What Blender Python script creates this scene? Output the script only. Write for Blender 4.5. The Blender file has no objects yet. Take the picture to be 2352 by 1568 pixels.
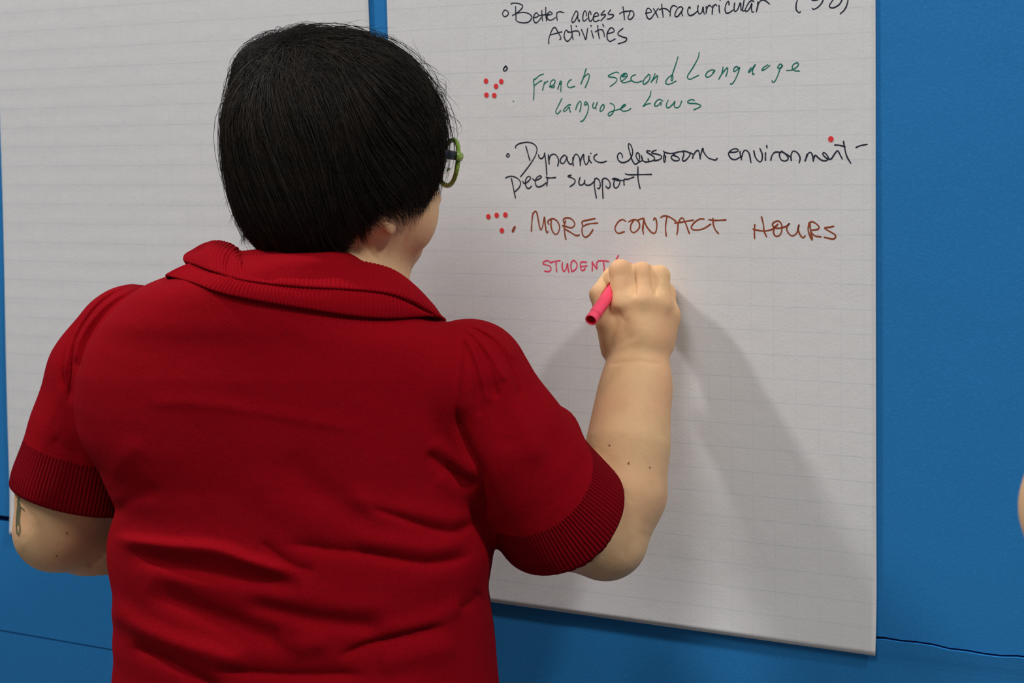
import bpy, math, random
import numpy as np

# ------------------------------------------------------------------ camera, light, exposure
F_PX = 4600.0
YAW, PITCH, ROLL = math.radians(33.264), math.radians(6.385), math.radians(-1.282)
IN = 0.0254
CAM = np.array([50.033 * IN, -74.693 * IN, 1.50])
ROW0 = 1.50 - 2.99 * IN
cy_, sy_, cp_, sp_ = math.cos(YAW), math.sin(YAW), math.cos(PITCH), math.sin(PITCH)
RH = np.array([cy_, sy_, 0.0])            # to the camera's right, level
FH = np.array([-sy_, cy_, 0.0])           # away from the camera, level
UP = np.array([0.0, 0.0, 1.0])
FWD = FH * cp_ - UP * sp_
UPC = FH * sp_ + UP * cp_
CX = RH * math.cos(ROLL) + UPC * math.sin(ROLL)
CY = -RH * math.sin(ROLL) + UPC * math.cos(ROLL)

sc = bpy.context.scene
COL = sc.collection
cam_d = bpy.data.cameras.new('camera')
cam = bpy.data.objects.new('camera', cam_d)
COL.objects.link(cam)
import mathutils
M = mathutils.Matrix(((CX[0], CY[0], -FWD[0], CAM[0]), (CX[1], CY[1], -FWD[1], CAM[1]),
                      (CX[2], CY[2], -FWD[2], CAM[2]), (0, 0, 0, 1)))
cam.matrix_world = M
cam_d.sensor_width = 36.0
cam_d.lens = F_PX * 36.0 / 2352.0
cam_d.dof.use_dof = True
cam_d.dof.focus_distance = 2.07
cam_d.dof.aperture_fstop = 9.0
sc.camera = cam

w = bpy.data.worlds.new('hall_light')
sc.world = w
w.use_nodes = True
w.node_tree.nodes['Background'].inputs[0].default_value = (0.86, 0.93, 1.0, 1)
w.node_tree.nodes['Background'].inputs[1].default_value = 0.31


def area(name, pos, target, size, power, color):
    l = bpy.data.lights.new(name, 'AREA')
    l.shape = 'DISK'
    l.size = size
    l.energy = power
    l.color = color
    o = bpy.data.objects.new(name, l)
    COL.objects.link(o)
    o.location = pos
    d = mathutils.Vector(target) - mathutils.Vector(pos)
    o.rotation_euler = d.to_track_quat('-Z', 'Y').to_euler()
    return o


HANDW = (0.55, 0.0, 1.25)
def from_hand(d, dist):
    d = np.array(d, float); d /= np.linalg.norm(d)
    return tuple(np.array(HANDW) + d * dist)

area('ceiling_lamp_left', from_hand((-2.6, -1.0, 2.9), 5.5), HANDW, 0.40, 330, (1.0, 0.985, 0.96))
area('ceiling_lamp_right', from_hand((2.0, -1.0, 2.5), 4.5), HANDW, 0.42, 205, (1.0, 0.985, 0.96))
area('fill_light_rear', (0.5, -2.5, 4.2), (0.3, -0.3, 1.3), 1.6, 95, (1.0, 0.975, 0.94))  # broad overhead fill added behind the camera to brighten camera-facing surfaces

sc.view_settings.view_transform = 'Standard'
sc.view_settings.look = 'None'
sc.view_settings.exposure = -1.09
sc.view_settings.gamma = 1.0
sc.view_settings.use_curve_mapping = False

rng = np.random.default_rng(7)
random.seed(7)


# ------------------------------------------------------------------ coordinates
# V frame: (r, f, h) = right of camera, level distance away from it, height above it
def V2W(P):
    P = np.asarray(P, float)
    return CAM + P[..., 0:1] * RH + P[..., 1:2] * FH + P[..., 2:3] * UP


def W2V(Pw):
    d = np.asarray(Pw, float) - CAM
    return np.stack([d @ RH, d @ FH, d @ UP], -1)


def ray(px, py):
    px = np.asarray(px, float); py = np.asarray(py, float)
    x = (px - 1176.0) / F_PX; y = -(py - 784.0) / F_PX
    xr = x * math.cos(ROLL) - y * math.sin(ROLL)
    yr = x * math.sin(ROLL) + y * math.cos(ROLL)
    return np.stack([xr, cp_ + yr * sp_, -sp_ + yr * cp_], -1)


def at(px, py, f):
    d = ray(px, py)
    return d * (np.asarray(f, float) / d[..., 1])[..., None]


def topx(P):
    P = np.asarray(P, float)
    dep = P[..., 1] * cp_ - P[..., 2] * sp_
    xr = P[..., 0] / dep
    yr = (P[..., 1] * sp_ + P[..., 2] * cp_) / dep
    x = xr * math.cos(ROLL) + yr * math.sin(ROLL)
    y = -xr * math.sin(ROLL) + yr * math.cos(ROLL)
    return 1176.0 + x * F_PX, 784.0 - y * F_PX


def wall_xz(px, py):
    d = ray(px, py)
    dw = d[..., 0:1] * RH + d[..., 1:2] * FH + d[..., 2:3] * UP
    t = -CAM[1] / dw[..., 1]
    return np.stack([CAM[0] + t * dw[..., 0], CAM[2] + t * dw[..., 2]], -1)


# ------------------------------------------------------------------ objects
def tag(o, label=None, cat=None, group=None, kind=None):
    for k, v in (('label', label), ('category', cat), ('group', group), ('kind', kind)):
        if v: o[k] = v
    return o


def mesh_obj(name, verts, faces, mat, parent=None, smooth=True, attrs=None):
    me = bpy.data.meshes.new(name)
    verts = np.ascontiguousarray(verts, dtype=np.float32)
    if isinstance(faces, np.ndarray):
        n, k = faces.shape
        me.vertices.add(len(verts)); me.vertices.foreach_set('co', verts.ravel())
        me.loops.add(n * k); me.loops.foreach_set('vertex_index', faces.astype(np.int32).ravel())
        me.polygons.add(n)
        me.polygons.foreach_set('loop_start', np.arange(0, n * k, k, dtype=np.int32))
        me.update(calc_edges=True)
    else:
        me.from_pydata([tuple(v) for v in verts], [], faces)
    if smooth:
        me.polygons.foreach_set('use_smooth', np.ones(len(me.polygons), dtype=bool))
    if attrs:
        for k, a in attrs.items():
            at_ = me.attributes.new(k, 'FLOAT', 'POINT')
            at_.data.foreach_set('value', np.ascontiguousarray(a, dtype=np.float32))
    me.materials.append(mat)
    me.validate()
    o = bpy.data.objects.new(name, me)
    COL.objects.link(o)
    if parent is not None:
        o.parent = parent
        if parent.type == 'EMPTY':
            o.matrix_parent_inverse = mathutils.Matrix.Translation(parent.location).inverted()
    return o


def empty(name, loc):
    o = bpy.data.objects.new(name, None)
    COL.objects.link(o)
    o.location = loc
    o.empty_display_size = 0.05
    return o


def catmull(P, n, closed=False):
    P = np.asarray(P, float)
    if len(P) == 2 and not closed:
        t = np.linspace(0, 1, n)[:, None]
        return P[0] * (1 - t) + P[1] * t
    if closed:
        Q = np.vstack([P[-1], P, P[0], P[1]]); m = len(P)
    else:
        Q = np.vstack([2 * P[0] - P[1], P, 2 * P[-1] - P[-2]]); m = len(P) - 1
    u = np.linspace(0, m, n, endpoint=not closed)
    i = np.minimum(u.astype(int), m - 1); t = (u - i)[:, None]
    a, b, c, d = Q[i], Q[i + 1], Q[i + 2], Q[i + 3]
    return 0.5 * (2 * b + (c - a) * t + (2 * a - 5 * b + 4 * c - d) * t ** 2 + (3 * b - a - 3 * c + d) * t ** 3)


def resample(P, n):
    s = np.r_[0, np.cumsum(np.linalg.norm(np.diff(P, axis=0), axis=1))]
    u = np.linspace(0, s[-1], n)
    return np.stack([np.interp(u, s, P[:, k]) for k in range(P.shape[1])], -1)


# ------------------------------------------------------------------ materials
def mat(name, color, rough=0.6, spec=0.3, noise=None, bump=None, sheen=0.0, sss=0.0, rib=None, metallic=0.0, alpha=None, trans=0.0):
    m = bpy.data.materials.new(name)
    m.use_nodes = True
    nt = m.node_tree; N = nt.nodes; L = nt.links
    b = N['Principled BSDF']
    b.inputs['Base Color'].default_value = (*color, 1)
    b.inputs['Roughness'].default_value = rough
    b.inputs['Specular IOR Level'].default_value = spec
    b.inputs['Metallic'].default_value = metallic
    if sheen:
        b.inputs['Sheen Weight'].default_value = sheen
        b.inputs['Sheen Roughness'].default_value = 0.5
        b.inputs['Sheen Tint'].default_value = (*[min(1, c * 2.5) for c in color], 1)
    if sss:
        b.inputs['Subsurface Weight'].default_value = sss
        b.inputs['Subsurface Radius'].default_value = (1.0, 0.35, 0.2)
        b.inputs['Subsurface Scale'].default_value = 0.008
    if trans:
        b.inputs['Transmission Weight'].default_value = trans; b.inputs['IOR'].default_value = 1.06
    tc = N.new('ShaderNodeTexCoord')
    if noise:
        # noise: list of (scale, color2, lo, hi)
        src = None
        for (scale, c2, lo, hi) in noise:
            n = N.new('ShaderNodeTexNoise'); n.inputs['Scale'].default_value = scale
            n.inputs['Detail'].default_value = 4
            L.new(tc.outputs['Object'], n.inputs['Vector'])
            r = N.new('ShaderNodeMapRange'); r.inputs[1].default_value = lo; r.inputs[2].default_value = hi
            L.new(n.outputs['Fac'], r.inputs[0])
            x = N.new('ShaderNodeMix'); x.data_type = 'RGBA'
            L.new(r.outputs[0], x.inputs['Factor'])
            if src is None: x.inputs[6].default_value = (*color, 1)
            else: L.new(src, x.inputs[6])
            x.inputs[7].default_value = (*c2, 1)
            src = x.outputs[2]
        L.new(src, b.inputs['Base Color'])
    last = None
    if bump:
        for (kind, scale, dist) in bump:
            if kind == 'noise':
                n = N.new('ShaderNodeTexNoise'); n.inputs['Scale'].default_value = scale
                n.inputs['Detail'].default_value = 3
                L.new(tc.outputs['Object'], n.inputs['Vector']); o = n.outputs['Fac']
            bp = N.new('ShaderNodeBump'); bp.inputs['Distance'].default_value = dist
            bp.inputs['Strength'].default_value = 1.0
            L.new(o, bp.inputs['Height'])
            if last is not None: L.new(last, bp.inputs['Normal'])
            last = bp.outputs['Normal']
    if rib:
        a = N.new('ShaderNodeAttribute'); a.attribute_name = 'rib'
        s = N.new('ShaderNodeMath'); s.operation = 'MULTIPLY'; s.inputs[1].default_value = 2 * math.pi
        L.new(a.outputs['Fac'], s.inputs[0])
        q = N.new('ShaderNodeMath'); q.operation = 'SINE'; L.new(s.outputs[0], q.inputs[0])
        bp = N.new('ShaderNodeBump'); bp.inputs['Distance'].default_value = rib; bp.inputs['Strength'].default_value = 1.0
        L.new(q.outputs[0], bp.inputs['Height'])
        if last is not None: L.new(last, bp.inputs['Normal'])
        last = bp.outputs['Normal']
    if last is not None: L.new(last, b.inputs['Normal'])
    return m


SKIN = mat('skin', (0.745, 0.465, 0.245), 0.58, 0.2, noise=[(11, (0.74, 0.385, 0.215), 0.45, 0.72), (60, (0.64, 0.385, 0.195), 0.5, 0.85), (700, (0.66, 0.42, 0.23), 0.5, 0.8)],
           bump=[('noise', 900, 0.00012), ('noise', 160, 0.0003)], sss=0.25)
RED = (0.29, 0.0022, 0.0075)
KNIT = mat('red_knit', RED, 0.9, 0.04, noise=[(700, (0.22, 0.0018, 0.0055), 0.45, 0.7)],
           bump=[('noise', 1300, 0.0006), ('noise', 45, 0.0012)], sheen=0.06)
KNIT_RIB = mat('red_rib_knit', (0.20, 0.0016, 0.0065), 0.9, 0.04, noise=[(700, (0.16, 0.0013, 0.0045), 0.45, 0.7)],  # darker than the plain knit: own tone plus shade between ribs in the colour
               bump=[('noise', 1500, 0.0002)], rib=0.0007, sheen=0.06)
HAIR = mat('dark_brown_hair', (0.013, 0.009, 0.006), 0.55, 0.22, noise=[(40, (0.022, 0.015, 0.009), 0.45, 0.7)])
WALLB = mat('blue_painted_board', (0.020, 0.205, 0.52), 0.6, 0.2,
            noise=[(1.6, (0.018, 0.185, 0.48), 0.4, 0.7), (260, (0.024, 0.225, 0.56), 0.5, 0.8)],
            bump=[('noise', 350, 0.0002), ('noise', 5, 0.002)])
DARKGAP = mat('dark_gap', (0.012, 0.03, 0.05), 0.9, 0.1)
PINK = mat('pink_plastic', (1.0, 0.07, 0.15), 0.4, 0.4)
PINKDK = mat('red_plastic_bore', (0.75, 0.01, 0.02), 0.5, 0.4)
BLACKINK = mat('black_ink', (0.022, 0.026, 0.045), 0.6, 0.2)
GREENINK = mat('green_ink', (0.012, 0.18, 0.13), 0.6, 0.2)
BROWNINK = mat('brown_ink', (0.30, 0.065, 0.025), 0.6, 0.2)
PINKINK = mat('pink_ink', (0.82, 0.075, 0.15), 0.6, 0.2)
DOTRED = mat('red_sticker', (0.80, 0.045, 0.05), 0.5, 0.4)
GREENPL = mat('green_acetate', (0.17, 0.27, 0.03), 0.2, 0.6, noise=[(500, (0.35, 0.48, 0.07), 0.5, 0.62)])
BLACKPL = mat('black_acetate', (0.008, 0.010, 0.018), 0.3, 0.5)
TATTOO = mat('tattoo_ink', (0.14, 0.15, 0.08), 0.6, 0.2)
MOLE = mat('freckle', (0.30, 0.12, 0.05), 0.6, 0.2)
DENIM = mat('dark_denim', (0.015, 0.02, 0.035), 0.8, 0.2, bump=[('noise', 700, 0.0004)])
SHOE = mat('black_shoe', (0.02, 0.02, 0.022), 0.5, 0.4)
GREYTEE = mat('grey_tshirt', (0.16, 0.16, 0.17), 0.85, 0.15, bump=[('noise', 900, 0.0003)])
EYEW = mat('eye_white', (0.8, 0.78, 0.75), 0.2, 0.5)
IRIS = mat('iris', (0.06, 0.04, 0.02), 0.2, 0.5)
LENS = mat('lens', (1, 1, 1), 0.02, 0.5, trans=1.0)
FLOORM = mat('grey_floor', (0.22, 0.21, 0.20), 0.5, 0.3, noise=[(3, (0.18, 0.17, 0.165), 0.4, 0.7)])


def paper_material():
    m = mat('chart_paper', (0.74, 0.735, 0.74), 0.75, 0.15, bump=[('noise', 420, 0.00015), ('noise', 30, 0.0006)])
    nt = m.node_tree; N = nt.nodes; L = nt.links
    b = N['Principled BSDF']
    at_c = N.new('ShaderNodeAttribute'); at_c.attribute_name = 'col'
    at_r = N.new('ShaderNodeAttribute'); at_r.attribute_name = 'row'

    def line(src, halfw):
        fr = N.new('ShaderNodeMath'); fr.operation = 'PINGPONG'; fr.inputs[1].default_value = 0.5
        L.new(src.outputs['Fac'], fr.inputs[0])
        lt = N.new('ShaderNodeMapRange'); lt.inputs[1].default_value = halfw * 0.4; lt.inputs[2].default_value = halfw
        lt.inputs[3].default_value = 1; lt.inputs[4].default_value = 0
        L.new(fr.outputs[0], lt.inputs[0])
        return lt.outputs[0]
    h, v = line(at_r, 0.030), line(at_c, 0.030)
    def scale(o, k):
        x = N.new('ShaderNodeMath'); x.operation = 'MULTIPLY'; x.inputs[1].default_value = k
        L.new(o, x.inputs[0]); return x.outputs[0]
    tc = N.new('ShaderNodeTexCoord')
    n = N.new('ShaderNodeTexNoise'); n.inputs['Scale'].default_value = 30; L.new(tc.outputs['Object'], n.inputs['Vector'])
    mx = N.new('ShaderNodeMath'); mx.operation = 'MAXIMUM'
    L.new(scale(h, 0.30), mx.inputs[0]); L.new(scale(v, 0.14), mx.inputs[1])
    mm = N.new('ShaderNodeMath'); mm.operation = 'MULTIPLY'
    nr = N.new('ShaderNodeMapRange'); nr.inputs[1].default_value = 0.2; nr.inputs[2].default_value = 0.6; nr.inputs[3].default_value = 0.4
    L.new(n.outputs['Fac'], nr.inputs[0])
    L.new(mx.outputs[0], mm.inputs[0]); L.new(nr.outputs[0], mm.inputs[1])
    x = N.new('ShaderNodeMix'); x.data_type = 'RGBA'
    x.inputs[6].default_value = (0.74, 0.735, 0.74, 1); x.inputs[7].default_value = (0.40, 0.47, 0.56, 1)
    L.new(mm.outputs[0], x.inputs['Factor'])
    L.new(x.outputs[2], b.inputs['Base Color'])
    return m


PAPER = paper_material()

# ------------------------------------------------------------------ setting
def box(name, lo, hi, m, parent=None, seg=(1, 1), fn=None):
    """a board: front face (towards -y) as a fine grid, closed behind"""
    nx, nz = seg
    xs = np.linspace(lo[0], hi[0], nx + 1); zs = np.linspace(lo[2], hi[2], nz + 1)
    X, Z = np.meshgrid(xs, zs, indexing='ij')
    Y = np.full_like(X, lo[1])
    V = [np.stack([X, Y, Z], -1).reshape(-1, 3)]
    if fn is not None: V[0] = fn(V[0])
    idx = np.arange((nx + 1) * (nz + 1)).reshape(nx + 1, nz + 1)
    f = np.stack([idx[:-1, :-1], idx[1:, :-1], idx[1:, 1:], idx[:-1, 1:]], -1).reshape(-1, 4).tolist()
    back = V[0].copy(); back[:, 1] = hi[1]
    V.append(back); n0 = len(back)
    loop = list(idx[:, 0]) + list(idx[-1, 1:]) + list(idx[-2::-1, -1]) + list(idx[0, -2:0:-1])
    for i in range(len(loop)):
        a, b = int(loop[i]), int(loop[(i + 1) % len(loop)])
        f.append([b, a, a + n0, b + n0])
    f += [[q + n0 for q in (c[3], c[2], c[1], c[0])] for c in f[:nx * nz]]
    return mesh_obj(name, np.vstack(V), f, m, parent, smooth=False)


XL, XR = -4.6, 4.6
zA0 = float(wall_xz(2017, 1466)[1]); zA1 = float(wall_xz(0, 1190)[1])
zB = float(wall_xz(0, 1448)[1])
wall = empty('wall_back', (0.3, 0.05, 0.0)); tag(wall, kind='structure')
def crack(side):
    # ragged joint line of the upper joint, right of the sheets; straight and wider at the left
    def fn(P):
        x = P[:, 0]
        z0 = np.interp(x, [XL, -0.3, 0.5, XR], [zA1, zA1, zA0, zA0])
        rag = np.interp(x, [0.2, 0.5], [0, 1]) * (0.0010 * np.sin(x * 41) + 0.0007 * np.sin(x * 133 + 1) + 0.0005 * np.sin(x * 310))
        edge = np.abs(P[:, 2] - z0) < 0.012
        gap = np.interp(x, [0.2, 0.5], [0.0042, 0.0010])
        P[edge, 2] = (z0 + rag + side * gap)[edge]
        if side < 0:   # the lower board's lip stands a little proud
            P[:, 1] -= np.interp(x, [0.2, 0.5], [0, 1]) * 0.003 * np.exp(-((P[:, 2] - z0) / 0.018) ** 2)
        return P
    return fn
box('panel', (XL, 0.0006, zA0), (XR, 0.03, 2.9), WALLB, wall, (520, 1), crack(+1))
NZ = 24
box('panel', (XL, 0.0006, zB + 0.0010), (XR, 0.03, zA0), WALLB, wall, (520, NZ), crack(-1))
box('panel', (XL, 0.0006, 0.0), (XR, 0.03, zB - 0.0010), WALLB, wall)
box('backing_board', (XL, 0.03, 0.0), (XR, 0.06, 2.9), DARKGAP, wall)
fl = mesh_obj('floor', np.array([[XL, -4, -.02], [XR, -4, -.02], [XR, 0.06, -.02], [XL, 0.06, -.02],
                                 [XL, -4, 0], [XR, -4, 0], [XR, 0.06, 0], [XL, 0.06, 0]]),
              [[0, 3, 2, 1], [4, 5, 6, 7], [0, 1, 5, 4], [1, 2, 6, 5], [2, 3, 7, 6], [3, 0, 4, 7]], FLOORM, smooth=False)
tag(fl, kind='structure')


# ------------------------------------------------------------------ chart paper sheets
def paper_wave(x, z, amp, seed):
    rs = np.random.default_rng(seed)
    d = np.zeros_like(x)
    for k in range(7):
        fx, fz = rs.uniform(0.5, 3.0), rs.uniform(6, 16)
        d += np.sin(x * fx * 2 + rs.uniform(0, 6) + 0.6 * np.sin(z * 3)) * np.sin(z * fz + x * rs.uniform(-2, 2) + rs.uniform(0, 6)) / 7
    d += 0.32 * np.sin(z / IN * 2 * math.pi + 0.7 * np.sin(x * 5)) * (0.5 + 0.5 * np.sin(x * 4 + z * 3)) * 0.14
    return -0.0008 - amp * (1 + d)


SHEETS = {}
def sheet(key, corners, amp, seed, label):
    """corners: bottom-left, bottom-right, top-right, top-left as (x, z) on the wall"""
    BL, BR, TR, TL = [np.array(c) for c in corners]
    nx, nz = 100, 130
    U, Vv = np.meshgrid(np.linspace(0, 1, nx + 1), np.linspace(0, 1, nz + 1), indexing='ij')
    P = (BL * ((1 - U) * (1 - Vv))[..., None] + BR * (U * (1 - Vv))[..., None] + TR * (U * Vv)[..., None] + TL * ((1 - U) * Vv)[..., None])
    y = paper_wave(P[..., 0], P[..., 1], amp, seed)
    # lower edge stands off the board a little, the rest hugs it
    y = y - 0.004 * np.clip(1 - Vv / 0.10, 0, 1) ** 2
    W = np.stack([P[..., 0], y, P[..., 1]], -1).reshape(-1, 3)
    idx = np.arange((nx + 1) * (nz + 1)).reshape(nx + 1, nz + 1)
    f = np.stack([idx[:-1, :-1], idx[1:, :-1], idx[1:, 1:], idx[:-1, 1:]], -1).reshape(-1, 4)
    n0 = len(W)
    W2 = W.copy(); W2[:, 1] += 0.00025
    ff = np.vstack([f, f[:, ::-1] + n0])
    loop = np.array(list(idx[:, 0]) + list(idx[-1, 1:]) + list(idx[-2::-1, -1]) + list(idx[0, -2:0:-1]))
    nx_ = np.roll(loop, -1)
    ff = np.vstack([ff, np.stack([nx_, loop, loop + n0, nx_ + n0], -1)])
    colv = W[:, 0] / IN; rowv = (W[:, 2] - ROW0) / IN
    o = mesh_obj('chart_paper', np.vstack([W, W2]), ff, PAPER,
                 attrs={'col': np.r_[colv, colv], 'row': np.r_[rowv, rowv]})
    tag(o, label, 'paper', 'sheets of grid chart paper on the blue wall')
    SHEETS[key] = (o, amp, seed, BL[1])
    return o


br = wall_xz(2015, 1503); bl = wall_xz(1135, 1380)
sl = (br[1] - bl[1]) / (br[0] - bl[0])
xr_t = float(wall_xz(2012, 20)[0]); xl_t = float(wall_xz(890, 10)[0])
BLx = xl_t + 0.002
sheet('right', [(BLx, bl[1] + sl * (BLx - bl[0])), (br[0], br[1]), (xr_t, br[1] + 30 * IN), (xl_t, br[1] + 30 * IN)], 0.0008, 3,
      'grid chart paper sheet covered in coloured handwriting, right of the blue gap')
lt = wall_xz(0, 190); lb = wall_xz(28, 1180); rt = wall_xz(848, 10)
zb = float(bl[1]) + 0.003
kx = (lb[0] - lt[0]) / (lb[1] - lt[1])
sheet('left', [(lb[0] + kx * (zb - lb[1]), zb), (rt[0] + 0.006, zb), (rt[0], zb + 30 * IN), (lt[0] + kx * (zb + 30 * IN - lt[1]), zb + 30 * IN)],
      0.0018, 11, 'blank wavy grid chart paper sheet at the left of the blue gap')


def paper_y(key, x, z):
    o, amp, seed, zb_ = SHEETS[key]
    v = (z - zb_) / (30 * IN)
    return paper_wave(x, z, amp, seed) - 0.004 * np.clip(1 - v / 0.10, 0, 1) ** 2


# ------------------------------------------------------------------ handwriting
def ribbon(pts, width, ends=True):
    """flat round-ended stroke in a plane: pts (n,2) -> verts (m,2), faces"""
    P = np.asarray(pts, float)
    d = np.gradient(P, axis=0); d /= np.maximum(np.linalg.norm(d, axis=1, keepdims=True), 1e-9)
    nrm = np.stack([-d[:, 1], d[:, 0]], -1)
    wv = np.broadcast_to(np.asarray(width, float), (len(P),))[:, None] / 2
    A, B = P + nrm * wv, P - nrm * wv
    V = np.empty((2 * len(P), 2)); V[0::2] = A; V[1::2] = B
    F = [[2 * i, 2 * i + 1, 2 * i + 3, 2 * i + 2] for i in range(len(P) - 1)]
    V = list(V)
    for e, s in ((0, -1), (len(P) - 1, 1)):
        c = P[e]; r = wv[e, 0]; a0 = math.atan2(*(nrm[e] * 1)[::-1])
        base = len(V)
        for k in range(1, 4):
            a = a0 + (-s) * k * math.pi / 4
            V.append(c + r * np.array([math.cos(a), math.sin(a)]))
        F.append([2 * e, base, base + 1, base + 2, 2 * e + 1] if s < 0 else [2 * e, base, base + 1, base + 2, 2 * e + 1])
    return np.array(V), F
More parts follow.
